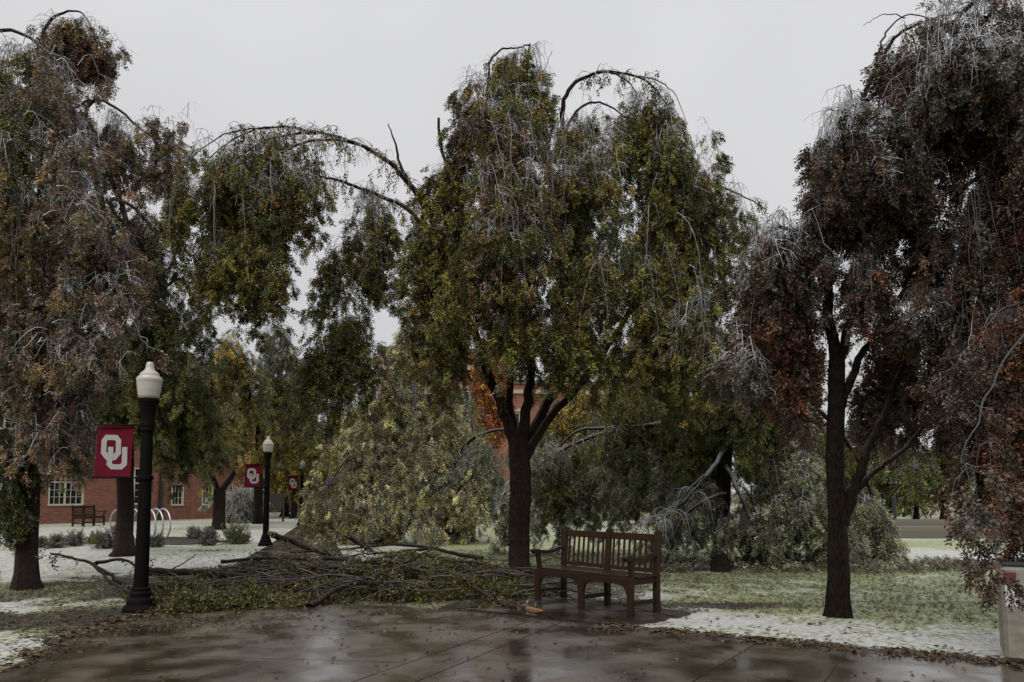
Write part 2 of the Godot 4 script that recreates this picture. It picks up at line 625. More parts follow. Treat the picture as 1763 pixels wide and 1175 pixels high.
func lattice(c: Crown, rows: Array, pal: String) -> void:
	# bare iced twigs over the outside of a crown, in boxes [low corner, high corner, count]
	for q in rows:
		for k in int(q[2] * 0.75):
			var lo: Vector3 = q[0]
			var hi: Vector3 = q[1]
			var at := Vector3(rng.randf_range(lo.x, hi.x), rng.randf_range(lo.y, hi.y), rng.randf_range(lo.z, hi.z))
			one_strand(c, at, Vector3(rng.randf_range(-1, 1), 0, rng.randf_range(-1, 1)).normalized(), rng.randf_range(0.15, 0.4), rng.randf_range(0.12, 0.42), pal, 0.9, 0.5)


func crown_begin(called: String, label: String, at: Vector3, category := "tree", group := "") -> Crown:
	var c := Crown.new()
	c.base = at
	c.node = thing(called, label, category, at, 0.0, group)
	return c


func crown_end(c: Crown) -> void:
	if c.tw.v.size():
		for i in c.tw.v.size():
			c.tw.v[i] -= c.base
		part("twigs", c.tw.mesh(), M.twig, c.node, true)
	if c.xf.size():
		for i in c.xf.size():
			c.xf[i].origin -= c.base
		scatter("crown", spray, M.leaf, c.xf, c.cols, c.node)
	total += c.xf.size()


var total := 0


func blobs(c: Crown, rows: Array) -> void:
	for r in rows:
		hang(c, r[0], r[1], r[2], r[3], int(r[4] * c.dens * 0.72), r[5], r[6])

# ---------------------------------------------------------------- ground

func blob_at(x: float, z: float, cx: float, cz: float, rx: float, rz: float) -> float:
	var dx := (x - cx) / rx
	var dz := (z - cz) / rz
	return 1.0 - sqrt(dx * dx + dz * dz)


var wide := FastNoiseLite.new()
var mid := FastNoiseLite.new()
var small := FastNoiseLite.new()


func snow_at(x: float, z: float) -> float:
	# how much of the sleet lies here: below 0 none, above 1 all covered
	var s := 0.16
	if x < -2.2 and z < -12.6 - (x + 8.0) * 0.10:
		s = 0.95                                    # the open lawn by the brick building
		if z < -19.5 and z > -22.5:
			s = 0.62
		if z < -28.0:
			s = 0.75
	elif x < -2.0:
		s = maxf(s, 1.6 * blob_at(x, z, -5.9, -6.9, 2.2, 1.7))
		s = maxf(s, 1.3 * blob_at(x, z, -6.6, -10.2, 2.4, 1.1))
	else:
		# the white band along the edge of the paving, right
		var d := ((x - 0.97) * 0.478 + (z + 8.26) * -0.878)      # metres behind the edge
		s = maxf(s, 1.2 - absf(d - 0.9) * 0.55) if x > 0.2 else s
		s = maxf(s, 0.9 * blob_at(x, z, 1.6, -11.0, 2.2, 1.5))
		s = maxf(s, 1.5 * blob_at(x, z, 11.0, -18.0, 4.5, 4.5))
		s = maxf(s, 0.85 * blob_at(x, z, -1.8, -16.5, 2.2, 2.2))
		if z < -24.0:
			s = 0.5
	s += wide.get_noise_2d(x, z) * 0.42 + mid.get_noise_2d(x, z) * 0.55
	return s


func dirt_at(x: float, z: float) -> float:
	var s := -0.4
	s = maxf(s, 1.3 * blob_at(x, z, -4.2, -9.1, 1.9, 1.3))          # mud and litter round the lamp post
	s = maxf(s, 1.2 * blob_at(x, z, -6.2, -8.9, 2.4, 0.55))
	s = maxf(s, 1.2 * blob_at(x, z, -2.5, -12.5, 5.2, 3.4))         # under the fallen boughs
	s = maxf(s, 1.1 * blob_at(x, z, 0.8, -9.6, 1.7, 1.2))           # round the bench
	s = maxf(s, 0.95 * blob_at(x, z, 2.5, -10.0, 1.3, 0.35))
	s = maxf(s, 1.0 * blob_at(x, z, -7.8, -10.6, 1.6, 0.7))
	var d := (x - 0.97) * 0.478 + (z + 8.26) * -0.878
	if x > 0.6 and d < 0.32:
		s = maxf(s, 0.9 - absf(d - 0.1) * 3.5)                      # leaves swept to the edge of the paving
	return s + mid.get_noise_2d(x + 40.0, z) * 0.45 + wide.get_noise_2d(x, z + 30.0) * 0.2


func ground_sheet(called: String, x0: float, x1: float, z0: float, z1: float, px: int, py: int, y: float) -> void:
	var out := PackedByteArray()
	out.resize(px * py * 3)
	var k := 0
	var lut := PackedByteArray()
	lut.resize(1025)
	for i in 1025:
		lut[i] = int(Color(i / 1024.0, 0, 0).linear_to_srgb().r * 255.0)
	var r := RandomNumberGenerator.new()
	r.seed = 9
	for j in py:
		var z := z0 + (z1 - z0) * (j + 0.5) / py
		for i in px:
			var x := x0 + (x1 - x0) * (i + 0.5) / px
			var fine := small.get_noise_2d(x, z)
			var w := clampf((snow_at(x, z) + fine * 0.85 - 0.45) * 2.2, 0.0, 1.0)
			var dd := clampf((dirt_at(x, z) + fine * 0.5) * 3.0, 0.0, 1.0)
			w = w * (1.0 - dd * 0.92)
			var g := 0.5 + fine * 0.6 + r.randf_range(-0.18, 0.18)
			var gr := lerpf(0.175 + g * 0.16, 0.016 + g * 0.03, dd)
			var gg := lerpf(0.205 + g * 0.16, 0.012 + g * 0.022, dd)
			var gb := lerpf(0.105 + g * 0.08, 0.008 + g * 0.015, dd)
			var sn := 0.44 + fine * 0.14 + r.randf_range(-0.05, 0.05)
			out[k] = lut[int(clampf(lerpf(gr, sn, w), 0.0, 1.0) * 1024.0)]
			out[k + 1] = lut[int(clampf(lerpf(gg, sn, w), 0.0, 1.0) * 1024.0)]
			out[k + 2] = lut[int(clampf(lerpf(gb, sn * 0.985, w), 0.0, 1.0) * 1024.0)]
			k += 3
	var im := Image.create_from_data(px, py, false, Image.FORMAT_RGB8, out)
	var m := plain(Color(1, 1, 1), 0.65)
	m.albedo_texture = tex(im)
	m.texture_repeat = false
	m.heightmap_enabled = true
	m.heightmap_texture = m.albedo_texture
	m.heightmap_scale = 1.2
	var arr := []
	arr.resize(Mesh.ARRAY_MAX)
	var v := PackedVector3Array()
	var uv := PackedVector2Array()
	var nn := PackedVector3Array()
	var id := PackedInt32Array()
	var nx := int((x1 - x0) * 5.0)
	var nz := int(absf(z1 - z0) * 5.0)
	if nx * nz > 9000 and z0 > -10.0:
		nx *= 4; nz *= 4
	nx = mini(nx, 440); nz = mini(nz, 250)
	for j in nz + 1:
		for i in nx + 1:
			var fx := i / float(nx)
			var fz := j / float(nz)
			var x := lerpf(x0, x1, fx)
			var z := lerpf(z0, z1, fz)
			var low := -0.075 if well_inside(x, z) else 0.0
			v.append(Vector3(x, y + low + mid.get_noise_2d(x * 2.0, z * 2.0) * 0.01 + (0.022 * clampf((snow_at(x, z) - 0.3) * 1.5, 0.0, 1.0) * (0.8 + small.get_noise_2d(x * 0.7, z * 0.7)) * (1.0 - clampf(dirt_at(x, z) * 2.0, 0.0, 1.0)) if low == 0.0 and z0 > -10.0 else 0.0), z))
			uv.append(Vector2(fx, fz))
			nn.append(Vector3.UP)
	for j in nz:
		for i in nx:
			var a := j * (nx + 1) + i
			var b := a + nx + 1
			# z falls with j: clockwise seen from above
			id.append_array(PackedInt32Array([a, b, a + 1, a + 1, b, b + 1]))
	for j in range(1, nz):
		for i in range(1, nx):
			var q := j * (nx + 1) + i
			var ex := v[q + 1] - v[q - 1]
			var ez := v[q - nx - 1] - v[q + nx + 1]
			nn[q] = ez.cross(ex).normalized()
	arr[Mesh.ARRAY_VERTEX] = v
	arr[Mesh.ARRAY_NORMAL] = nn
	arr[Mesh.ARRAY_TEX_UV] = uv
	arr[Mesh.ARRAY_INDEX] = id
	var me := ArrayMesh.new()
	me.add_surface_from_arrays(Mesh.PRIMITIVE_TRIANGLES, arr)
	struct(called, me, m)


var plaza_poly := PackedVector2Array([Vector2(-12, 4), Vector2(12, 4), Vector2(12, -2.2), Vector2(4.22, -6.42), Vector2(1.85, -7.83), Vector2(0.97, -8.3), Vector2(0.1, -8.95), Vector2(-1.2, -9.75), Vector2(-2.3, -10.1), Vector2(-4.1, -9.35), Vector2(-4.55, -8.4), Vector2(-4.25, -7.2), Vector2(-4.05, -6.2), Vector2(-4.2, -4.4), Vector2(-5.5, -2.8), Vector2(-12, -1.0)])
var path_poly := PackedVector2Array([Vector2(-4.4, -9.5), Vector2(-2.5, -10.3), Vector2(-2.9, -14.2), Vector2(-5.0, -22.0), Vector2(-8.2, -36.0), Vector2(-12.5, -56.0), Vector2(-14.8, -56.0), Vector2(-9.9, -36.0), Vector2(-6.75, -21.5), Vector2(-5.1, -13.0)])
var plaza_in: PackedVector2Array
var path_in: PackedVector2Array


func well_inside(x: float, z: float) -> bool:
	var p := Vector2(x, z)
	return Geometry2D.is_point_in_polygon(p, plaza_in) or Geometry2D.is_point_in_polygon(p, path_in)


func cut(polys: Array, a: Vector2, b: Vector2) -> Array:
	# splits polygons along the line through a and b
	var d := (b - a).normalized()
	var o := Vector2(-d.y, d.x)
	var out := []
	for s in [1.0, -1.0]:
		var half := PackedVector2Array([a - d * 80.0, a + d * 80.0, a + d * 80.0 + o * 80.0 * s, a - d * 80.0 + o * 80.0 * s])
		for p in polys:
			out.append_array(Geometry2D.intersect_polygons(p, half))
	return out


func slab_set(parent: Node3D, polys: Array, y: float) -> void:
	for p in polys:
		for q in Geometry2D.offset_polygon(p, -0.007):
			if q.size() < 3:
				continue
			var b := MB.new()
			var tone := rng.randf_range(0.78, 1.15)
			var pts := PackedVector2Array()
			for w in q:
				pts.append(Vector2(w.x, w.y))
			# local axes: x, z on the ground, extruded up
			var t := Transform3D(Basis(Vector3(1, 0, 0), Vector3(0, 0, 1), Vector3(0, 1, 0)), Vector3(0, y, 0))
			b.prism(pts, 0.0, 0.09, t, Color(tone, tone, tone * 0.98))
			part("slab", b.mesh(), M.concrete, parent)


func build_ground() -> void:
	plaza_in = Geometry2D.offset_polygon(plaza_poly, -0.12)[0]
	path_in = Geometry2D.offset_polygon(path_poly, -0.2)[0]
	wide.seed = 3; wide.frequency = 0.25; wide.fractal_octaves = 3
	mid.seed = 4; mid.frequency = 1.3; mid.fractal_octaves = 3
	small.seed = 6; small.frequency = 9.0; small.fractal_octaves = 3
	# the far land: one wide sheet
	var far := plain(Color(1, 1, 1), 0.8)
	far.albedo_texture = tex(ramp(noise_image(1024, 1024, 0.012, 6, 51), [[0.0, Color(0.10, 0.11, 0.05)], [0.42, Color(0.17, 0.17, 0.095)], [0.56, Color(0.28, 0.27, 0.19)], [0.7, Color(0.40, 0.40, 0.36)], [1.0, Color(0.45, 0.45, 0.43)]]))
	tri(far, Vector3(0.06, 0.06, 0.06), true)
	var b := MB.new()
	b.quad(Vector3(-400, -0.05, 120), Vector3(400, -0.05, 120), Vector3(400, -0.05, -500), Vector3(-400, -0.05, -500), Vector3.UP)
	struct("ground", b.mesh(), far)
	ground_sheet("lawn", -11.6, 11.6, -4.0, -16.0, 1740, 900, 0.0)
	ground_sheet("lawn_beyond", -31.0, 25.0, -15.95, -52.0, 1400, 900, -0.008)
	# low grassy banks on the far lawn, right
	for bk in [[Vector3(14.61, 0.00, -25.74), 13.0], [Vector3(19.47, 0.00, -33.38), 17.0]]:
		var q := MB.new()
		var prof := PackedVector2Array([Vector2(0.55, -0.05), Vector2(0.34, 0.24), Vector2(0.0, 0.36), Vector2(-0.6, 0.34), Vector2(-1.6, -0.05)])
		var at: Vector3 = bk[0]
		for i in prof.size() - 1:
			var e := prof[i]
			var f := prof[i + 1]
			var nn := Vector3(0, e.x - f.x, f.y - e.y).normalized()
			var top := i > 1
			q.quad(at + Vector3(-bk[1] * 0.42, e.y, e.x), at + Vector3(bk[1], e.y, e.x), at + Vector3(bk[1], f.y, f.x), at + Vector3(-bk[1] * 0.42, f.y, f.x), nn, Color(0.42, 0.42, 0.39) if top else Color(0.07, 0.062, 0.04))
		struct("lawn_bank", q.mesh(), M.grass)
	# wet concrete plaza, cast in slabs
	var base := MB.new()
	var flat := Transform3D(Basis(Vector3(1, 0, 0), Vector3(0, 0, 1), Vector3(0, 1, 0)), Vector3(0, -0.052, 0))
	base.prism(Geometry2D.offset_polygon(plaza_poly, 0.02)[0], 0.0, 0.06, flat, Color(0.3, 0.28, 0.26))
	var pl := struct("plaza", base.mesh(), M.soil)
	var polys := [plaza_poly]
	var right_side := []
	var left_side := []
	var strip := []
	# the two long joints that run up to the bench
	var a1 := Vector2(-1.14, -6.01); var a2 := Vector2(-0.23, -7.83)
	var b1 := Vector2(-0.67, -6.01); var b2 := Vector2(0.50, -8.51)
	for p in cut(polys, a1, a2):
		var mid_p := Vector2.ZERO
		for w in p: mid_p += w / p.size()
		if (a2 - a1).cross(mid_p - a1) > 0.0:
			right_side.append(p)
		else:
			left_side.append(p)
	var done := []
	for p in cut(right_side, b1, b2):
		var mid_p := Vector2.ZERO
		for w in p: mid_p += w / p.size()
		if (b2 - b1).cross(mid_p - b1) > 0.0:
			strip.append(p)
		else:
			done.append(p)
	var rr := strip
	for pair in [[Vector2(2.05, -7.0), Vector2(1.35, -5.9)], [Vector2(3.06, -7.14), Vector2(2.4, -6.0)], [Vector2(0, -4.6), Vector2(3, -3.2)], [Vector2(4.3, -6.3), Vector2(3.6, -5.0)], [Vector2(0, -1.6), Vector2(3, -0.2)], [Vector2(7, -2), Vector2(6, 0)]]:
		rr = cut(rr, pair[0], pair[1])
	var ll := left_side
	for pair in [[Vector2(-2.72, -7.64), Vector2(-0.15, -8.22)], [Vector2(-2.75, -7.98), Vector2(-0.15, -8.42)], [Vector2(-1.89, -6.70), Vector2(-4.0, -7.0)], [Vector2(-4.0, -4.0), Vector2(0, -3.4)], [Vector2(-6, -1.5), Vector2(0, -1.2)], [Vector2(-7, 0), Vector2(-6, 3)]]:
		ll = cut(ll, pair[0], pair[1])
	var mm := done
	for pair in [[Vector2(-1, -5.0), Vector2(0.4, -4.7)], [Vector2(-1, -2.0), Vector2(0.4, -1.7)]]:
		mm = cut(mm, pair[0], pair[1])
	slab_set(pl, rr + ll + mm, -0.068)
	# the walk that leads back to the far lamp posts
	var pb := MB.new()
	pb.prism(Geometry2D.offset_polygon(path_poly, 0.03)[0], 0.0, 0.05, flat, Color(0.4, 0.38, 0.35))
	var pw := struct("path", pb.mesh(), M.soil)
	var pp := [path_poly]
	for i in 14:
		var z := -11.5 - i * 2.6
		pp = cut(pp, Vector2(-8, z + 0.35), Vector2(-3, z - 0.35))
	slab_set(pw, pp, -0.072)
	var bed := MB.new()
	bed.prism(PackedVector2Array([Vector2(-12.6, -22.6), Vector2(-9.2, -22.0), Vector2(-8.6, -23.4), Vector2(-10.4, -25.8), Vector2(-13.4, -26.2)]), 0.0, 0.065, flat, Color.WHITE)
	struct("planting_bed", bed.mesh(), M.soil)
	# flagstones under the bench
	var pad := MB.new()
	var pad_poly := PackedVector2Array([Vector2(-0.9, -9.7), Vector2(0.15, -9.0), Vector2(1.0, -8.36), Vector2(1.75, -8.75), Vector2(2.1, -9.25), Vector2(1.2, -10.2), Vector2(0.3, -10.6), Vector2(-0.6, -10.3)])
	pad.prism(Geometry2D.offset_polygon(pad_poly, 0.02)[0], 0.0, 0.072, flat, Color(0.2, 0.19, 0.18))
	var pn := struct("bench_pad", pad.mesh(), M.soil)
	var ps := [pad_poly]
	for pair in [[Vector2(-0.4, -10.3), Vector2(0.5, -8.7)], [Vector2(0.5, -10.6), Vector2(1.2, -8.4)], [Vector2(-0.9, -9.6), Vector2(2.2, -9.2)], [Vector2(1.0, -10.4), Vector2(2.0, -8.6)]]:
		ps = cut(ps, pair[0], pair[1])
	for p in ps:
		for q in Geometry2D.offset_polygon(p, -0.014, Geometry2D.JOIN_ROUND):
			if q.size() > 2:
				var sb := MB.new()
				var tone := rng.randf_range(0.42, 0.62)
				sb.prism(q, 0.0, 0.088 + rng.randf() * 0.008, flat, Color(tone, tone * 0.93, tone * 0.9))
				part("flagstone", sb.mesh(), M.concrete, pn)


func on_paving(x: float, z: float) -> bool:
	var p := Vector2(x, z)
	return Geometry2D.is_point_in_polygon(p, plaza_poly) or Geometry2D.is_point_in_polygon(p, path_poly)


func build_grass() -> void:
	var b := MB.new()
	var r := RandomNumberGenerator.new()
	r.seed = 12
	for i in 9:
		var a := r.randf() * TAU
		var at := Vector3(cos(a), 0, sin(a)) * r.randf() * 0.035
		var lean := Vector3(r.randf_range(-1, 1), 0, r.randf_range(-1, 1)) * 0.03
		var h := r.randf_range(0.015, 0.042)
		var sd := Vector3(cos(a + 1.5), 0, sin(a + 1.5)) * 0.0028
		var t := r.randf_range(0.7, 1.3)
		b.tri(at - sd, at + sd, at + lean + Vector3(0, h, 0), (Vector3(-sd.z, 0, sd.x).normalized() * 0.35 + Vector3(0, 0.94, 0)).normalized(), Color(t, t, t))
	tuft = b.mesh()
	var xf: Array[Transform3D] = []
	var cols := PackedColorArray()
	for k in 60000:
		var z := -6.0 - 14.0 * pow(rng.randf(), 0.9)
		var x := rng.randf_range(-8.4, 8.4) * (0.4 + 0.6 * minf(1.0, -z / 12.0))
		if on_paving(x, z):
			continue
		var s := snow_at(x, z)
		var d := dirt_at(x, z)
		if d > 0.35 or rng.randf() < clampf(s * 1.5 - 0.1, 0.0, 0.93):
			continue
		var q := rng.randf_range(0.6, 1.3)
		var a := rng.randf() * TAU
		xf.append(Transform3D(Basis(Vector3.UP, a).scaled(Vector3(q, q * rng.randf_range(0.6, 1.2), q)), Vector3(x, -0.003, z)))
		var f := clampf(s * 0.9 + rng.randf_range(-0.2, 0.25), 0.0, 1.0)
		var c := Color(0.22, 0.255, 0.12).lerp(Color(0.32, 0.29, 0.155), rng.randf() * 0.7).lerp(Color(0.40, 0.43, 0.40), f * 0.7)
		cols.append(c)
	scatter("grass", tuft, M.grass, xf, cols, self)
	# fallen leaves
	var lb := MB.new()
	lb.tri(Vector3(-0.032, 0.004, 0), Vector3(0, 0.002, 0.014), Vector3(0.03, 0.012, 0), Vector3(0, 0.9, 0.3).normalized(), Color(1, 1, 1))
	lb.tri(Vector3(-0.032, 0.004, 0), Vector3(0.03, 0.012, 0), Vector3(0, 0.003, -0.014), Vector3(0, 0.9, -0.3).normalized(), Color(0.85, 0.85, 0.85))
	var leafm := lb.mesh()
	var yx: Array[Transform3D] = []
	var yc := PackedColorArray()
	var dx: Array[Transform3D] = []
	var dc := PackedColorArray()
	for k in 46000:
		var z := -5.2 - 9.0 * rng.randf()
		var x := rng.randf_range(-7.5, 7.0)
		var paved := on_paving(x, z)
		var d := dirt_at(x, z)
		var keep := 0.03 if paved else 0.10
		if d > 0.0:
			keep = 0.8 if not paved else 0.35
		keep += 0.5 * clampf(blob_at(x, z, -3.9, -8.6, 1.6, 1.3), 0.0, 1.0)
		if x > 0.9:
			var de := (x - 0.97) * 0.478 + (z + 8.26) * -0.878
			keep += 0.7 * clampf(1.0 - absf(de - 0.02) * 4.0, 0.0, 1.0) + 0.12 * clampf(1.0 - absf(de - 0.6), 0.0, 1.0)
		keep += 0.45 * clampf(blob_at(x, z, -4.3, -7.2, 0.6, 1.6) * 2.0, 0.0, 1.0)
		keep += 0.16 * clampf(blob_at(x, z, -2.0, -8.6, 3.0, 1.6), 0.0, 1.0)
		if rng.randf() > keep:
			continue
		var q := rng.randf_range(0.55, 1.15)
		var y := 0.026 if paved else 0.008
		var bs := Basis(Vector3.UP, rng.randf() * TAU) * Basis(Vector3.RIGHT, rng.randf_range(-0.5, 0.5))
		var yellow := rng.randf() < (0.25 if paved else 0.10)
		if yellow:
			yx.append(Transform3D(bs.scaled(Vector3(q, q, q) * 0.6), Vector3(x, y, z)))
			yc.append(Color(0.30, 0.24, 0.045).lerp(Color(0.20, 0.11, 0.025), rng.randf()))
		else:
			dx.append(Transform3D(bs.scaled(Vector3(q, q, q)), Vector3(x, y, z)))
			dc.append(Color(0.055, 0.028, 0.014).lerp(Color(0.03, 0.026, 0.014), rng.randf()) * rng.randf_range(0.6, 1.6))
	# wet leaves swept together along the edges of the paving
	for run in [[Vector2(0.9, -8.33), Vector2(1.85, -7.83), 900], [Vector2(1.85, -7.83), Vector2(4.22, -6.42), 2600], [Vector2(-4.1, -9.35), Vector2(-4.55, -8.4), 900], [Vector2(-4.55, -8.4), Vector2(-4.25, -7.2), 1300], [Vector2(-4.25, -7.2), Vector2(-4.05, -6.2), 900], [Vector2(-4.1, -9.35), Vector2(-2.3, -10.1), 700]]:
		var a2: Vector2 = run[0]
		var b2: Vector2 = run[1]
		var o2 := (b2 - a2).normalized().orthogonal()
		for k in int(run[2]):
			var f := rng.randf()
			var off := rng.randfn() * 0.10
			var p := a2.lerp(b2, f) + o2 * off
			var clump := patch.get_noise_3d(p.x * 3.2, 9, p.y * 3.2)
			if clump < rng.randf_range(-0.25, 0.5):
				continue
			var q := rng.randf_range(0.5, 1.25)
			var bs := Basis(Vector3.UP, rng.randf() * TAU) * Basis(Vector3.RIGHT, rng.randf_range(-1.0, 1.0))
			dx.append(Transform3D(bs.scaled(Vector3(q, q, q)), Vector3(p.x, 0.026 + 0.03 * rng.randf() * (0.4 + clump), p.y)))
			dc.append(Color(0.085, 0.040, 0.018).lerp(Color(0.040, 0.036, 0.016), rng.randf()) * rng.randf_range(0.6, 1.6))
	# loose bits and clots of leaves on the sleet
	for k in 420:
		var x := rng.randf_range(-8.0, 8.0)
		var z := rng.randf_range(-11.5, -6.0)
		if on_paving(x, z) or snow_at(x, z) < 0.4:
			continue
		for j in 1 + rng.randi() % 7:
			var q := rng.randf_range(0.4, 1.3)
			dx.append(Transform3D((Basis(Vector3.UP, rng.randf() * TAU) * Basis(Vector3.RIGHT, rng.randf_range(-0.8, 0.8))).scaled(Vector3(q, q, q)), Vector3(x + rng.randfn() * 0.05, 0.02 + rng.randf() * 0.015, z + rng.randfn() * 0.05)))
			dc.append(Color(0.060, 0.034, 0.018).lerp(Color(0.036, 0.034, 0.016), rng.randf()))
	var o1 := scatter("yellow_leaf_litter", leafm, M.litter, yx, yc, self)
	var o2 := scatter("brown_leaf_litter", leafm, M.litter, dx, dc, self)
	o1.set_meta("label", "small yellow fallen leaves scattered over the wet paving and mud")
	o1.set_meta("category", "leaves")
	o2.set_meta("label", "dark brown leaf litter along the edge of the paving and lawn")
	o2.set_meta("category", "leaves")
	var gr := get_node("grass")
	gr.set_meta("label", "short frosted grass of the lawn poking through the sleet")
	gr.set_meta("category", "grass")

# ---------------------------------------------------------------- furniture

func make_bench(label: String, at: Vector3, turn: float) -> Node3D:
	var t := thing("park_bench", label, "bench", at, turn, "")
	var L := 1.66
	var D := 0.47
	var wood: Material = M.wet_wood
	var back := Basis(Vector3.RIGHT, -0.10)
	for i in 3:
		var x := (i - 1) * (L * 0.5 - 0.04)
		# rear leg and back post in one, leaning back above the seat
		var b := MB.new()
		b.cbox(Vector3(x, 0.22, -D * 0.5), Vector3(0.075, 0.44, 0.065), 0.006)
		b.cbox(Vector3(x, 0.44 + 0.245, -D * 0.5 - 0.024), Vector3(0.074, 0.51, 0.06), 0.006, Color.WHITE, back)
		b.cbox(Vector3(x, 0.945, -D * 0.5 - 0.05), Vector3(0.056, 0.03, 0.046), 0.012, Color.WHITE, back)
		part("back_post", b.mesh(), wood, t)
		# front leg: the outer two rise to carry the arms
		var f := MB.new()
		f.cbox(Vector3(x, 0.21, D * 0.5), Vector3(0.075, 0.42, 0.065), 0.006)
		if i != 1:
			f.cbox(Vector3(x, 0.53, D * 0.5 - 0.015), Vector3(0.06, 0.24, 0.05), 0.006, Color.WHITE, Basis(Vector3.RIGHT, 0.12))
		part("front_leg", f.mesh(), wood, t)
		var s := MB.new()
		s.cbox(Vector3(x, 0.13, 0), Vector3(0.035, 0.05, D - 0.07), 0.004)
		part("stretcher", s.mesh(), wood, t)
		var sr := MB.new()
		sr.cbox(Vector3(x, 0.375, 0), Vector3(0.04, 0.07, D - 0.068), 0.004)
		part("seat_rail", sr.mesh(), wood, t)
		# curved brackets under the front rail
		for sd in [-1.0, 1.0]:
			if (i == 0 and sd < 0) or (i == 2 and sd > 0):
				continue
			var poly := PackedVector2Array([Vector2(0, 0), Vector2(0, -0.12)])
			for k in 7:
				var a := PI * 0.5 * k / 6.0
				poly.append(Vector2(0.012 + 0.10 - 0.10 * cos(a), -0.12 + 0.105 * sin(a)))
			poly.append(Vector2(0.13, 0))
			var q := MB.new()
			q.prism(poly, -0.02, 0.02, Transform3D(Basis(Vector3(sd, 0, 0), Vector3.UP, Vector3(0, 0, 1)), Vector3(x + sd * 0.0376, 0.345, D * 0.5)))
			part("bracket", q.mesh(), wood, t)
	# arms: a shaped rail that dips and rolls over at the front
	for sx in [-1.0, 1.0]:
		var up := PackedVector2Array()
		var lo := PackedVector2Array()
		for k in 13:
			var q := k / 12.0
			var z := -D * 0.5 + 0.02 + q * (D + 0.09)
			var y := 0.655 + 0.022 * cos(q * PI * 1.9) - 0.01 * q
			up.append(Vector2(z, y + 0.022 - (0.022 * pow(maxf(0.0, q - 0.86) / 0.14, 2.0))))
			lo.append(Vector2(z, y - 0.022 - (0.035 * smoothstep(0.82, 0.96, q)) + 0.04 * pow(maxf(0.0, q - 0.92) / 0.08, 2.0)))
		var poly := up.duplicate()
		for k in 13:
			poly.append(lo[12 - k])
		var b := MB.new()
		b.prism(poly, -0.034, 0.034, Transform3D(Basis(Vector3(0, 0, 1), Vector3.UP, Vector3(-1, 0, 0)), Vector3(sx * (L * 0.5 - 0.04), 0, 0)))
		part("arm", b.mesh(), wood, t)
	for k in 5:
		var b := MB.new()
		var z := -D * 0.5 + 0.075 + k * 0.089
		b.cbox(Vector3(0, 0.428 - 0.006 * absf(k - 2.0) * 0.0 - 0.008 * sin(k / 4.0 * PI), z), Vector3(L - 0.004 if k < 4 else L - 0.16, 0.024, 0.078), 0.004)
		part("seat_slat", b.mesh(), wood, t)
	var fr := MB.new()
	fr.cbox(Vector3(0, 0.378, D * 0.5 + 0.006), Vector3(L - 0.155, 0.072, 0.035), 0.005)
	part("front_rail", fr.mesh(), wood, t)
	for sx in [-1.0, 1.0]:
		var span := (L * 0.5 - 0.04) - 0.075
		var cx: float = sx * (L * 0.25 - 0.02)
		var top := MB.new()
		top.cbox(Vector3(cx, 0.865, -D * 0.5 - 0.043), Vector3(span, 0.085, 0.036), 0.008, Color.WHITE, back)
		part("top_rail", top.mesh(), wood, t)
		var low := MB.new()
		low.cbox(Vector3(cx, 0.475, -D * 0.5 - 0.004), Vector3(span, 0.05, 0.034), 0.005, Color.WHITE, back)
		part("lower_rail", low.mesh(), wood, t)
		for k in 8:
			var b := MB.new()
			b.cbox(Vector3(cx + (k - 3.5) * span / 8.2, 0.66, -D * 0.5 - 0.0225), Vector3(0.032, 0.34, 0.016), 0.003, Color.WHITE, back)
			part("back_slat", b.mesh(), wood, t)
	return t


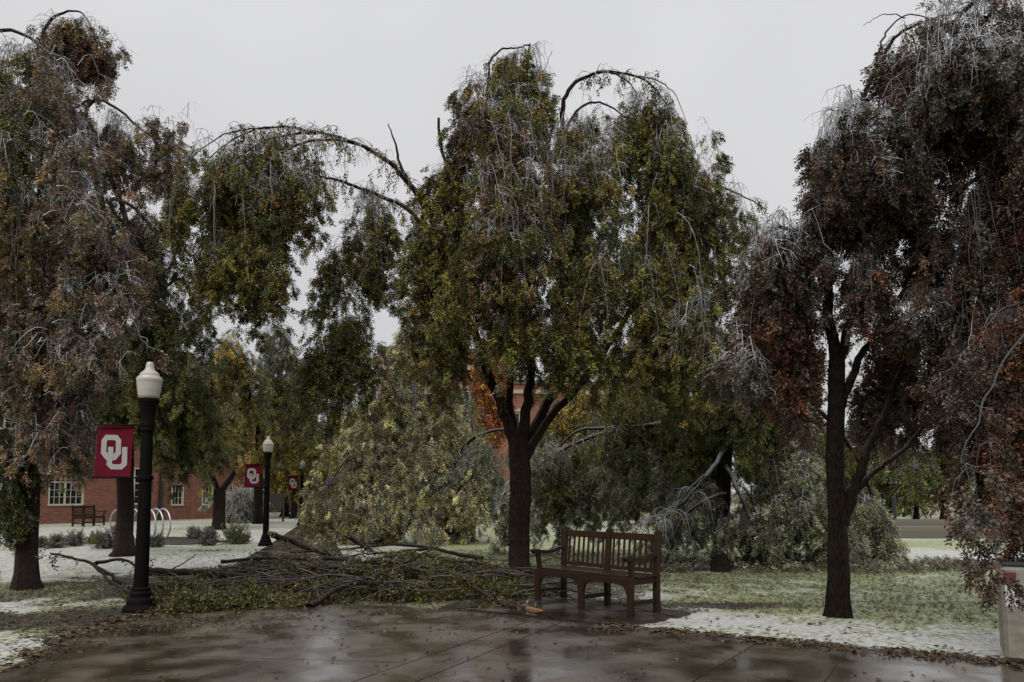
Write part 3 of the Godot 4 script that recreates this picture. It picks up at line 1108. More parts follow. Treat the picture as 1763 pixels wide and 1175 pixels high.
func make_lamp(label: String, at: Vector3) -> Node3D:
	var t := thing("lamp_post", label, "lamp post", at, 0.0, "globe lamp posts along the walk")
	var b := MB.new()
	b.lathe(PackedVector2Array([Vector2(0.0, 0.0), Vector2(0.2, 0.0), Vector2(0.2, 0.05), Vector2(0.185, 0.085), Vector2(0.16, 0.10), Vector2(0.15, 0.16), Vector2(0.125, 0.19), Vector2(0.128, 0.235), Vector2(0.11, 0.26), Vector2(0.112, 0.29), Vector2(0.094, 0.31)]), 28)
	part("base", b.mesh(), M.iron, t)
	var s := MB.new()
	s.lathe(PackedVector2Array([Vector2(0.084, 0.305), Vector2(0.068, 2.22)]), 64, Color.WHITE, Vector3.ZERO, 0.09)
	part("shaft", s.mesh(), M.iron, t)
	var k := MB.new()
	k.lathe(PackedVector2Array([Vector2(0.083, 2.2), Vector2(0.088, 2.22), Vector2(0.083, 2.24), Vector2(0.08, 2.36), Vector2(0.086, 2.42), Vector2(0.102, 2.50), Vector2(0.118, 2.56), Vector2(0.124, 2.565), Vector2(0.124, 2.60), Vector2(0.108, 2.605), Vector2(0.0, 2.605)]), 28)
	part("capital", k.mesh(), M.iron, t)
	var g := MB.new()
	g.lathe(PackedVector2Array([Vector2(0.105, 2.607), Vector2(0.122, 2.635), Vector2(0.137, 2.72), Vector2(0.145, 2.80), Vector2(0.152, 2.83), Vector2(0.150, 2.85), Vector2(0.135, 2.875), Vector2(0.116, 2.885), Vector2(0.113, 2.91), Vector2(0.09, 2.935), Vector2(0.063, 2.955), Vector2(0.05, 2.99), Vector2(0.046, 3.03), Vector2(0.034, 3.06), Vector2(0.0, 3.065)]), 36)
	part("globe", g.mesh(), M.globe, t)
	var f := MB.new()
	f.lathe(PackedVector2Array([Vector2(0.022, 3.06), Vector2(0.012, 3.08), Vector2(0.02, 3.10), Vector2(0.008, 3.125), Vector2(0.012, 3.14), Vector2(0.0, 3.18)]), 10)
	part("finial", f.mesh(), M.iron, t)
	for y in [2.275, 1.625]:
		var a := MB.new()
		a.tube(PackedVector3Array([Vector3(-0.07, y, 0), Vector3(-0.30, y, 0.0), Vector3(-0.66, y, 0.0)]), PackedFloat32Array([0.011, 0.010, 0.010]), 8, Color.WHITE)
		a.lathe(PackedVector2Array([Vector2(0.086, y - 0.03), Vector2(0.092, y - 0.02), Vector2(0.092, y + 0.02), Vector2(0.086, y + 0.03)]), 20)
		part("banner_arm", a.mesh(), M.iron, t)
	return t


func make_banner(label: String, at: Vector3) -> Node3D:
	# hangs left of its post between two arms; origin at the post's foot
	var t := thing("banner", label, "banner", at, 0.0, "crimson banners on the lamp posts")
	var x0 := -0.645
	var x1 := -0.185
	var y0 := 1.637
	var y1 := 2.262
	var cl := MB.new()
	var nx := 12
	var ny := 14
	var pts := []
	for j in ny + 1:
		for i in nx + 1:
			var fx := i / float(nx)
			var fy := j / float(ny)
			pts.append(Vector3(lerpf(x0, x1, fx) - 0.02 * (1.0 - fy) + 0.012 * fy, lerpf(y0, y1, fy), ripple(fx, fy)))
	for j in ny:
		for i in nx:
			var a: Vector3 = pts[j * (nx + 1) + i]
			var b: Vector3 = pts[j * (nx + 1) + i + 1]
			var d: Vector3 = pts[(j + 1) * (nx + 1) + i + 1]
			var e: Vector3 = pts[(j + 1) * (nx + 1) + i]
			var nn := (b - a).cross(e - a).normalized()
			cl.quad(a, b, d, e, nn)
			var bk := Vector3(0, 0, -0.004)
			cl.quad(a + bk, b + bk, d + bk, e + bk, -nn)
	var cloth := part("cloth", cl.mesh(), M.banner, t)
	for y in [y0 + 0.01, y1 - 0.01]:
		var hm := MB.new()
		hm.tube(PackedVector3Array([Vector3(x0, y, 0), Vector3(x1, y, 0)]), PackedFloat32Array([0.016, 0.016]), 8, Color.WHITE)
		part("hem", hm.mesh(), M.banner, t)
	# the interlocked letters, cut as octagonal block strokes
	var o_out := PackedVector2Array([Vector2(150, 700), Vector2(240, 702), Vector2(272, 742), Vector2(268, 852), Vector2(222, 906), Vector2(150, 903), Vector2(109, 850), Vector2(117, 742)])
	var o_in := PackedVector2Array([Vector2(166, 743), Vector2(222, 744), Vector2(230, 757), Vector2(227, 836), Vector2(211, 855), Vector2(168, 853), Vector2(152, 836), Vector2(158, 757)])
	var u := PackedVector2Array([Vector2(168, 798), Vector2(210, 799), Vector2(207, 906), Vector2(199, 912), Vector2(199, 930), Vector2(208, 939), Vector2(260, 939), Vector2(271, 928), Vector2(281, 800), Vector2(324, 801), Vector2(315, 942), Vector2(276, 981), Vector2(193, 980), Vector2(158, 943), Vector2(160, 900), Vector2(166, 895)])
	# counter of the O: a slit closes the ring into one outline
	var ring := PackedVector2Array()
	for q in o_out: ring.append(q)
	ring.append(o_out[0])
	ring.append(o_in[0])
	for k in range(o_in.size() - 1, -1, -1): ring.append(o_in[k])
	logo(t, "letter_o", [o_out, o_in], x0, x1, y0, y1, 0.003)
	logo(t, "letter_u", [u], x0, x1, y0, y1, 0.005)
	return t


func ripple(fx: float, fy: float) -> float:
	return 0.012 * sin(fx * 5.0 + fy * 2.0) * (1.0 - fy * 0.6) + 0.006 * sin(fy * 9.0 + fx * 3.0)


func logo(t: Node3D, called: String, outlines: Array, x0: float, x1: float, y0: float, y1: float, off: float) -> void:
	var b := MB.new()
	var polys := [outlines[0]]
	var whole: PackedVector2Array = outlines[0]
	var cells := []
	# rule the letter into small cells so that it follows the cloth
	var step := 12.0
	for j in range(56, 84):
		for i in range(8, 29):
			var cell := PackedVector2Array([Vector2(i * step, j * step), Vector2((i + 1) * step, j * step), Vector2((i + 1) * step, (j + 1) * step), Vector2(i * step, (j + 1) * step)])
			for p in Geometry2D.intersect_polygons(cell, whole):
				if outlines.size() > 1:
					cells.append_array(Geometry2D.clip_polygons(p, outlines[1]))
				else:
					cells.append(p)
	for p in cells:
		var ids := Geometry2D.triangulate_polygon(p)
		var w := []
		for q in p:
			var fy: float = 1.0 - (q.y - 632.0) / 408.0
			var fx: float = (q.x - (88.0 - 36.0 * (1.0 - fy))) / 288.0
			fx = clampf(fx, 0.0, 1.0)
			w.append(Vector3(lerpf(x0, x1, fx) - 0.02 * (1.0 - fy) + 0.012 * fy, lerpf(y0, y1, fy), ripple(fx, fy) + off))
		for k in range(0, ids.size(), 3):
			b.tri(w[ids[k]], w[ids[k + 1]], w[ids[k + 2]], Vector3(0, 0, 1), Color.WHITE)
	part(called, b.mesh(), M.banner_white, t)


func make_rack() -> void:
	var at := Vector3(-11.75, 0, -24.5)
	var t := thing("bike_rack", "silver bicycle rack of overlapping upright rings beside the lawn shrubs", "bike rack", at)
	var ax := Vector3(0.62, 0, -0.78)
	var across := Vector3(ax.z, 0, -ax.x)
	for k in 7:
		var b := MB.new()
		var pts := PackedVector3Array()
		var rs := PackedFloat32Array()
		for i in 33:
			var a := TAU * i / 32.0
			pts.append(ax * (k - 3) * 0.24 + across * cos(a) * 0.5 + Vector3(0, 0.46 + sin(a) * 0.5, 0))
			rs.append(0.026)
		b.tube(pts, rs, 8, Color.WHITE)
		part("ring", b.mesh(), M.steel, t)
	for s in [-0.34, 0.34]:
		var r := MB.new()
		r.tube(PackedVector3Array([ax * -0.95 + across * s + Vector3(0, 0.06, 0), ax * 0.95 + across * s + Vector3(0, 0.06, 0)]), PackedFloat32Array([0.02, 0.02]), 8, Color.WHITE)
		part("ground_rail", r.mesh(), M.steel, t)


func make_shrubs() -> void:
	# x, z, width, height, look
	var spots := [
		[Vector3(-12.75, 0, -20.95), 0.52, "small frosted grey shrub nearest the left tree trunk, leftmost of the row", "shrub"],
		[Vector3(-12.27, 0, -20.9), 0.66, "round frosted grey shrub, second from the left in the lawn row", "shrub"],
		[Vector3(-12.2, 0, -21.66), 0.7, "frosted grey shrub, third from the left in the lawn row", "shrub"],
		[Vector3(-12.1, 0, -22.6), 0.62, "dark shrub in the lawn row in front of the distant bench", "green"],
		[Vector3(-10.77, 0, -20.6), 0.74, "dark frosted shrub just left of the bare brown trunk", "shrub"],
		[Vector3(-13.2, 0, -26.0), 0.7, "shrub at the left end of the bicycle rack", "shrub"],
		[Vector3(-9.7, 0, -21.1), 0.55, "small purplish shrub at the right foot of the bicycle rack", "shrub"],
		[Vector3(-10.25, 0, -25.06), 0.66, "lone shrub in the brown bed right of the bicycle rack", "shrub"],
		[Vector3(-8.54, 0, -21.91), 0.62, "frosted round shrub left of the wide green bush", "shrub"],
		[Vector3(-8.0, 0, -22.6), 0.98, "wide leafy green bush beside the second lamp post", "green"],
		[Vector3(-10.4, 0, -26.6), 0.5, "small shrub behind the right rings of the bicycle rack", "shrub"],
	]
	for s in spots:
		var c := crown_begin("shrub", s[2], s[0], "shrub", "shrubs in the lawn bed")
		c.size = 0.5
		var w: float = s[1] * 0.92
		for k in 14:
			var a := rng.randf() * TAU
			var e := Vector3(cos(a) * w * 0.3, w * rng.randf_range(0.35, 0.7), sin(a) * w * 0.3)
			c.tw.tube(PackedVector3Array([c.base, c.base + e * 0.5 + Vector3(0, 0.05, 0), c.base + e]), PackedFloat32Array([0.012, 0.008, 0.004]), 4, c.bark, 0.5)
		for k in int(1500 * w):
			var d := Vector3(rng.randfn(), absf(rng.randfn()) * 0.9, rng.randfn()).normalized()
			var q := pow(rng.randf(), 0.6) * (0.95 + 0.9 * patch.get_noise_3dv((s[0] as Vector3) + d * 1.6))
			var at: Vector3 = s[0] + Vector3(d.x * w * 0.5 * q, 0.05 + d.y * w * 0.66 * q, d.z * w * 0.5 * q)
			var y := -(d + Vector3(0, 0.5, 0)).normalized()
			leaf_dir(c, at, y, pick(c, s[3], at, rng.randf_range(-0.2, 0.2)))
		crown_end(c)


func leaf_dir(c: Crown, at: Vector3, down: Vector3, col: Color, scale := 1.0) -> void:
	var y := -(down + Vector3(rng.randf_range(-0.5, 0.5), rng.randf_range(-0.4, 0.4), rng.randf_range(-0.5, 0.5))).normalized()
	var a := rng.randf() * TAU
	var x := Vector3(cos(a), 0.3, sin(a))
	x = (x - y * x.dot(y)).normalized()
	var s := c.size * scale * rng.randf_range(0.75, 1.25)
	c.xf.append(Transform3D(Basis(x * s, y * s, x.cross(y) * s), at))
	c.cols.append(col)


func make_bin() -> void:
	var t := thing("utility_cabinet", "weathered beige cabinet with a red and white sticker at the right edge", "cabinet", Vector3(4.64, 0, -6.62), -0.5)
	var b := MB.new()
	b.cbox(Vector3(0, 0.43, 0), Vector3(0.86, 0.78, 0.62), 0.03)
	part("body", b.mesh(), M.binskin, t)
	var p := MB.new()
	p.cbox(Vector3(0.02, 0.02, 0), Vector3(0.76, 0.08, 0.52), 0.01)
	part("plinth", p.mesh(), M.dark_metal, t)
	var l := MB.new()
	l.cbox(Vector3(0, 0.835, 0), Vector3(0.84, 0.035, 0.60), 0.012)
	part("lid", l.mesh(), M.dark_metal, t)
	var st := MB.new()
	st.box(Vector3(-0.365, 0.585, 0.3115), Vector3(0.085, 0.19, 0.002))
	part("sticker", st.mesh(), plain(Color(0.5, 0.5, 0.5), 0.5), t)
	var rd := MB.new()
	rd.box(Vector3(-0.365, 0.7255, 0.3115), Vector3(0.085, 0.09, 0.002))
	part("sticker_header", rd.mesh(), plain(Color(0.11, 0.022, 0.026), 0.5), t)
	for k in 3:
		var ln := MB.new()
		ln.box(Vector3(-0.365, 0.64 - k * 0.05, 0.3131), Vector3(0.05, 0.006, 0.001))
		part("print_line", ln.mesh(), plain(Color(0.28, 0.28, 0.3), 0.5), t)


func make_sign() -> void:
	var t := thing("notice_board", "dark notice board on two posts far along the walk", "sign", Vector3(-12.39, 0.00, -40.45), 0.5)
	for s in [-0.42, 0.42]:
		var b := MB.new()
		b.cbox(Vector3(s, 0.75, 0), Vector3(0.1, 1.5, 0.1), 0.01)
		part("post", b.mesh(), M.dark_metal, t)
	var p := MB.new()
	p.cbox(Vector3(0, 1.12, 0.0), Vector3(0.74, 0.72, 0.06), 0.01)
	part("panel", p.mesh(), plain(Color(0.05, 0.035, 0.03), 0.4), t)
	var q := MB.new()
	q.cbox(Vector3(0, 0.68, 0.0), Vector3(0.74, 0.08, 0.08), 0.01)
	part("crossbar", q.mesh(), M.dark_metal, t)

# ---------------------------------------------------------------- buildings

func window(parent: Node3D, x: float, y: float, w: float, h: float, cols: Array, rows: Array, z: float) -> void:
	# a white sash: frame, mullions and bars, a dark pane for each light
	var f := MB.new()
	var fr := 0.07
	f.box(Vector3(x, y - fr * 0.5, z + 0.01), Vector3(w + fr * 2.4, fr * 1.3, 0.2))
	f.box(Vector3(x, y + h + fr * 0.5, z), Vector3(w + fr * 2, fr, 0.14))
	for s in [-1.0, 1.0]:
		f.box(Vector3(x + s * (w + fr) * 0.5, y + h * 0.5, z), Vector3(fr, h - 0.004, 0.14))
	var win := part("window", f.mesh(), M.trim, parent)
	var bars := MB.new()
	for c in cols:
		bars.box(Vector3(x - w * 0.5 + c[0] * w, y + h * 0.5, z - 0.03), Vector3(c[1], h - 0.006, 0.04))
	for r in rows:
		bars.box(Vector3(x, y + r[0] * h, z - 0.027), Vector3(w - 0.006, r[1], 0.043))
	part("glazing_bars", bars.mesh(), M.trim, win)
	var xs := [0.0]
	for c in cols: xs.append(c[0])
	xs.append(1.0)
	var ys := [0.0]
	for r in rows: ys.append(r[0])
	ys.append(1.0)
	for i in xs.size() - 1:
		for j in ys.size() - 1:
			var p := MB.new()
			var a := Vector3(x - w * 0.5 + xs[i] * w, y + ys[j] * h, z - 0.045)
			var d := Vector3((xs[i + 1] - xs[i]) * w, (ys[j + 1] - ys[j]) * h, 0)
			p.quad(a, a + Vector3(d.x, 0, 0), a + d, a + Vector3(0, d.y, 0), Vector3(rng.randf_range(-0.02, 0.02), rng.randf_range(-0.02, 0.02), 1).normalized())
			part("pane", p.mesh(), M.glass, win)


func walls_round(b: MB, x0: float, x1: float, y0: float, y1: float, holes: Array, thick: float, z: float) -> void:
	# a wall from x0 to x1 with openings [x centre, y, w, h] in one row
	var x := x0
	for o in holes:
		var l: float = o[0] - o[2] * 0.5
		var r: float = o[0] + o[2] * 0.5
		b.box(Vector3((x + l) * 0.5, (y0 + y1) * 0.5, z - thick * 0.5), Vector3(l - x, y1 - y0, thick))
		b.box(Vector3(o[0], (y0 + o[1]) * 0.5, z - thick * 0.5), Vector3(o[2], o[1] - y0, thick))
		b.box(Vector3(o[0], (o[1] + o[3] + y1) * 0.5, z - thick * 0.5), Vector3(o[2], y1 - o[1] - o[3], thick))
		x = r
	b.box(Vector3((x + x1) * 0.5, (y0 + y1) * 0.5, z - thick * 0.5), Vector3(x1 - x, y1 - y0, thick))


func build_brick_hall() -> void:
	var t := thing("brick_hall", "red brick building with white sash windows behind the left trees", "building", Vector3(-23.71, 0, -35.89), deg_to_rad(60.46))
	var W := [[0.0, 0.92, 1.78, 1.95], [3.01, 0.92, 1.78, 1.95], [6.75, 0.92, 1.78, 1.95]]
	var W2 := [[9.42, 0.84, 0.8, 1.2], [11.35, 0.82, 0.8, 1.2]]
	var up := []
	var up2 := []
	for w in W: up.append([w[0], 4.5, w[2], 1.7])
	for w in W2: up2.append([w[0], 4.5, 0.9, 1.4])
	var b := MB.new()
	walls_round(b, -9.0, 8.1, -0.2, 3.7, W, 0.3, 0.0)
	walls_round(b, -9.0, 8.1, 3.7, 7.2, up, 0.3, 0.0)
	walls_round(b, 8.1, 10.35, -0.2, 3.7, W2.slice(0, 1), 0.3, -0.06)
	walls_round(b, 8.1, 10.35, 3.7, 7.2, up2.slice(0, 1), 0.3, -0.06)
	walls_round(b, 10.35, 15.0, -0.2, 3.7, W2.slice(1, 2), 0.3, 0.12)
	walls_round(b, 10.35, 15.0, 3.7, 7.2, up2.slice(1, 2), 0.3, 0.12)
	b.box(Vector3(14.85, 3.5, -6.2), Vector3(0.3, 7.4, 12.0))
	b.box(Vector3(-8.85, 3.5, -6.2), Vector3(0.3, 7.4, 11.75))
	b.box(Vector3(3.0, 3.5, -12.3), Vector3(23.4, 7.4, 0.3))
	part("wall", b.mesh(), M.brick, t)
	var rf := MB.new()
	var A := Vector3(-9.4, 7.2, 0.5); var B := Vector3(15.4, 7.2, 0.5); var C := Vector3(15.4, 11.0, -6.2); var D := Vector3(-9.4, 11.0, -6.2)
	var E := Vector3(-9.4, 7.2, -12.9); var F := Vector3(15.4, 7.2, -12.9)
	rf.quad(A, B, C, D, Vector3(0, 0.87, 0.5))
	rf.quad(E, F, C, D, Vector3(0, 0.87, -0.5))
	rf.tri(A, E, D, Vector3(-1, 0, 0), Color.WHITE)
	rf.tri(B, F, C, Vector3(1, 0, 0), Color.WHITE)
	part("roof", rf.mesh(), M.roof, t)
	var cn := MB.new()
	cn.box(Vector3(3.0, 7.08, 0.12), Vector3(24.0, 0.22, 0.26))
	part("cornice", cn.mesh(), M.trim, t)
	var cols := [[0.16, 0.022], [0.32, 0.022], [0.48, 0.09], [0.66, 0.022], [0.83, 0.022]]
	var rows := [[0.19, 0.022], [0.38, 0.022], [0.585, 0.06], [0.79, 0.022]]
	for w in W + up:
		window(t, w[0], w[1] + 0.03, w[2] - 0.14, w[3] - 0.1, cols, rows, -0.06)
	for w in W2 + up2:
		window(t, w[0], w[1] + 0.03, w[2] - 0.14, w[3] - 0.1, [[0.33, 0.02], [0.67, 0.02]], [[0.33, 0.03], [0.66, 0.02]], -0.1 if w[0] < 10.0 else 0.06)
	var dp := MB.new()
	dp.box(Vector3(8.3, 3.5, 0.03), Vector3(0.16, 7.2, 0.12))
	part("downpipe", dp.mesh(), M.dark_metal, t)


func build_far_hall() -> void:
	# the tall brick building behind the middle of the trees
	var o := Vector3(-1.49, 1.42, -92.00)
	o.y = 0
	var t := thing("brick_tower_block", "tall red brick building with pale stone window bays behind the middle trees", "building", o, 0.12)
	var b := MB.new()
	b.box(Vector3(-8.0, 9.2, -8.0), Vector3(13.0, 18.6, 16.0))
	b.box(Vector3(9.0, 7.5, -9.0), Vector3(20.8, 15.0, 15.0))
	b.box(Vector3(-8.6, 20.2, -6.0), Vector3(5.0, 3.6, 8.0))
	part("wall", b.mesh(), M.brick, t)
	var s := MB.new()
	for x in [-12.4, -8.0, -3.6, 2.6, 6.5, 10.4, 14.3]:
		var hh := 11.0 if x < 0 else 8.5
		var z := 0.0 if x < 0 else -1.5
		s.box(Vector3(x - 0.95, 3.0 + hh * 0.5, z + 0.1), Vector3(0.4, hh, 0.24))
		s.box(Vector3(x + 0.95, 3.0 + hh * 0.5, z + 0.1), Vector3(0.4, hh, 0.24))
		s.box(Vector3(x, 3.0 + hh + 0.2, z + 0.12), Vector3(2.3, 0.4, 0.28))
		s.box(Vector3(x, 6.7, z + 0.08), Vector3(1.5, 0.8, 0.2))
	s.box(Vector3(-8.0, 16.6, 0.1), Vector3(13.2, 0.5, 0.3))
	s.box(Vector3(9.0, 14.0, -1.4), Vector3(21.0, 0.45, 0.3))
	s.box(Vector3(1.0, 1.2, 0.0), Vector3(36.0, 2.2, 0.5))
	part("stone_trim", s.mesh(), M.stone, t)
	for x in [-12.4, -8.0, -3.6, 2.6, 6.5, 10.4, 14.3]:
		var hh := 11.0 if x < 0 else 8.5
		window(t, x, 3.05, 1.36, hh * 0.97, [[0.5, 0.08]], [[0.25, 0.06], [0.5, 0.06], [0.75, 0.06]], 0.1 if x < 0 else -1.4)
	var rf := MB.new()
	rf.box(Vector3(-8.0, 18.7, -8.0), Vector3(13.4, 0.5, 16.4))
	rf.box(Vector3(9.0, 15.2, -9.0), Vector3(21.2, 0.5, 15.4))
	part("roof", rf.mesh(), M.roof, t)


func build_low_hall() -> void:
	var o := Vector3(-17.89, 1.42, -74.00)
	o.y = 0
	var t := thing("low_stone_wall", "long low tan wall beyond the end of the walk", "wall", o, 0.08)
	var b := MB.new()
	b.box(Vector3(2.0, 0.75, -0.3), Vector3(18.0, 1.7, 0.5))
	part("wall", b.mesh(), M.stone, t)
	var c := MB.new()
	c.box(Vector3(2.0, 1.68, -0.3), Vector3(18.3, 0.14, 0.66))
	part("coping", c.mesh(), M.trim, t)
	var h := thing("dark_shed", "dark low outbuilding at the far end of the walk", "building", Vector3(-18.93, 1.42, -66.00) * Vector3(1, 0, 1), 0.15)
	var w := MB.new()
	w.box(Vector3(0, 1.2, 0), Vector3(7.5, 2.4, 4.0))
	part("wall", w.mesh(), M.dark_metal, h)
	var r := MB.new()
	r.box(Vector3(0, 2.5, 0), Vector3(8.2, 0.2, 4.6))
	part("roof", r.mesh(), M.roof, h)

# ---------------------------------------------------------------- the trees one by one

func main_tree() -> void:
	var c := crown_begin("bent_tree", "tall olive tree in the middle with boughs bowed down by ice", Vector3(0.13, 0.00, -12.76))
	limb(c, "trunk", [Vector3(0.13, 0.00, -12.68), Vector3(0.12, 0.57, -12.90), Vector3(0.14, 1.34, -12.90), Vector3(0.13, 1.92, -12.90), Vector3(0.10, 2.46, -12.90)], 0.168, 0.165, 24, 0.0, 0.35)
	var lA := [Vector3(0.09, 2.20, -12.90), Vector3(-0.21, 3.00, -12.85), Vector3(-0.48, 3.68, -12.80), Vector3(-0.79, 4.55, -12.70), Vector3(-1.09, 5.45, -12.70), Vector3(-1.41, 6.15, -12.70), Vector3(-1.75, 6.71, -12.70), Vector3(-2.18, 7.11, -12.60), Vector3(-2.75, 7.36, -12.50), Vector3(-3.42, 7.50, -12.40), Vector3(-4.10, 7.55, -12.40), Vector3(-4.67, 7.34, -12.40), Vector3(-5.10, 6.94, -12.40)]
	limb(c, "limb", lA, 0.105, 0.008, 10, 0.55)
	limb(c, "limb", [Vector3(-2.66, 7.33, -12.50), Vector3(-3.02, 7.34, -12.40), Vector3(-3.48, 7.23, -12.30), Vector3(-3.92, 6.90, -12.20), Vector3(-4.19, 6.36, -12.20), Vector3(-4.32, 5.87, -12.20)], 0.035, 0.008, 7, 0.7)
	limb(c, "limb", [Vector3(-3.27, 7.46, -12.40), Vector3(-3.74, 7.47, -12.50), Vector3(-4.35, 7.33, -12.60), Vector3(-4.93, 6.82, -12.60), Vector3(-5.25, 6.22, -12.60)], 0.03, 0.006, 7, 0.7)
	limb(c, "limb", [Vector3(-4.00, 7.55, -12.40), Vector3(-4.32, 7.42, -12.20), Vector3(-4.71, 7.27, -12.10), Vector3(-5.08, 6.93, -12.00), Vector3(-5.34, 6.47, -12.00)], 0.022, 0.006, 7, 0.7)
	limb(c, "limb", [Vector3(1.73, 8.86, -13.00), Vector3(2.02, 8.63, -12.90), Vector3(2.20, 8.21, -12.80), Vector3(2.29, 7.53, -12.80)], 0.024, 0.006, 7, 0.7)
	limb(c, "limb", [Vector3(2.14, 8.79, -13.00), Vector3(2.57, 8.77, -13.10), Vector3(2.94, 8.53, -13.20), Vector3(3.14, 7.99, -13.20)], 0.018, 0.005, 7, 0.7)
	limb(c, "snapped_limb", [Vector3(-1.65, 6.56, -12.70), Vector3(-1.89, 6.99, -12.75), Vector3(-2.02, 7.43, -12.80), Vector3(-2.14, 7.81, -12.80)], 0.05, 0.008, 8, 0.2)
	var lA3 := [Vector3(-1.42, 5.88, -12.80), Vector3(-1.82, 6.33, -12.90), Vector3(-2.46, 6.70, -13.10), Vector3(-3.00, 6.94, -13.20), Vector3(-3.46, 7.02, -13.20), Vector3(-3.82, 6.82, -13.20)]
	limb(c, "limb", lA3, 0.05, 0.015, 8, 0.5)
	limb(c, "limb", [Vector3(0.12, 2.17, -12.90), Vector3(0.26, 2.99, -12.80), Vector3(0.32, 3.66, -12.70), Vector3(0.26, 4.85, -12.70), Vector3(0.21, 6.95, -12.90), Vector3(0.24, 8.37, -13.00), Vector3(0.32, 9.38, -13.00)], 0.11, 0.018, 10, 0.4)
	limb(c, "limb", [Vector3(0.10, 2.31, -12.90), Vector3(-0.05, 3.01, -13.00), Vector3(-0.02, 4.34, -13.10), Vector3(-0.24, 6.47, -13.00), Vector3(-0.42, 8.05, -13.00), Vector3(-0.41, 9.03, -13.00)], 0.09, 0.015, 9, 0.4)
	var lD := [Vector3(0.17, 2.10, -12.90), Vector3(0.53, 2.87, -13.00), Vector3(0.86, 3.43, -13.10), Vector3(1.31, 4.59, -13.30), Vector3(1.11, 6.76, -13.20), Vector3(0.88, 8.05, -13.00), Vector3(1.06, 8.58, -13.00), Vector3(1.42, 8.82, -13.00), Vector3(1.83, 8.86, -13.00), Vector3(2.34, 8.71, -13.00), Vector3(2.69, 8.32, -13.00), Vector3(2.84, 7.73, -13.00)]
	limb(c, "limb", lD, 0.10, 0.006, 10, 0.45)
	var lE := [Vector3(0.21, 2.00, -12.90), Vector3(0.68, 2.75, -12.80), Vector3(1.24, 3.37, -12.70), Vector3(1.97, 4.50, -12.90), Vector3(2.64, 5.81, -13.20), Vector3(3.14, 6.70, -13.30), Vector3(3.64, 6.93, -13.40), Vector3(4.10, 6.79, -13.40), Vector3(4.58, 6.50, -13.40)]
	limb(c, "limb", lE, 0.085, 0.008, 9, 0.45)
	limb(c, "limb", [Vector3(1.06, 6.76, -13.20), Vector3(0.94, 7.82, -13.30), Vector3(1.26, 8.47, -13.50), Vector3(1.69, 8.60, -13.60), Vector3(2.12, 8.30, -13.60)], 0.045, 0.012, 8, 0.5)
	limb(c, "snapped_limb", [Vector3(-1.06, 6.60, -12.80), Vector3(-1.20, 7.32, -12.80), Vector3(-1.27, 7.91, -12.80)], 0.04, 0.022, 8, 0.1)
	limb(c, "snapped_limb", [Vector3(0.24, 8.37, -13.00), Vector3(0.52, 8.82, -13.00), Vector3(0.71, 9.26, -13.00)], 0.012, 0.004, 6, 0.4)
	limb(c, "limb", [Vector3(-0.41, 9.03, -13.00), Vector3(-0.20, 9.27, -13.00), Vector3(0.09, 9.31, -13.00), Vector3(0.31, 9.36, -13.00)], 0.02, 0.014, 7, 0.6)
	twigs_on(c, [lA[6], lA[7], lA[8], lA[9]], 24, 0.7, 0.8)
	twigs_on(c, [lA[8], lA[9], lA[10], lA[11], lA[12]], 60, 0.9, 0.9)
	twigs_on(c, lA3.slice(1), 22, 0.8, 0.9)
	twigs_on(c, lD.slice(7), 46, 0.8, 0.9)
	twigs_on(c, lE.slice(5), 16, 0.8, 0.9)
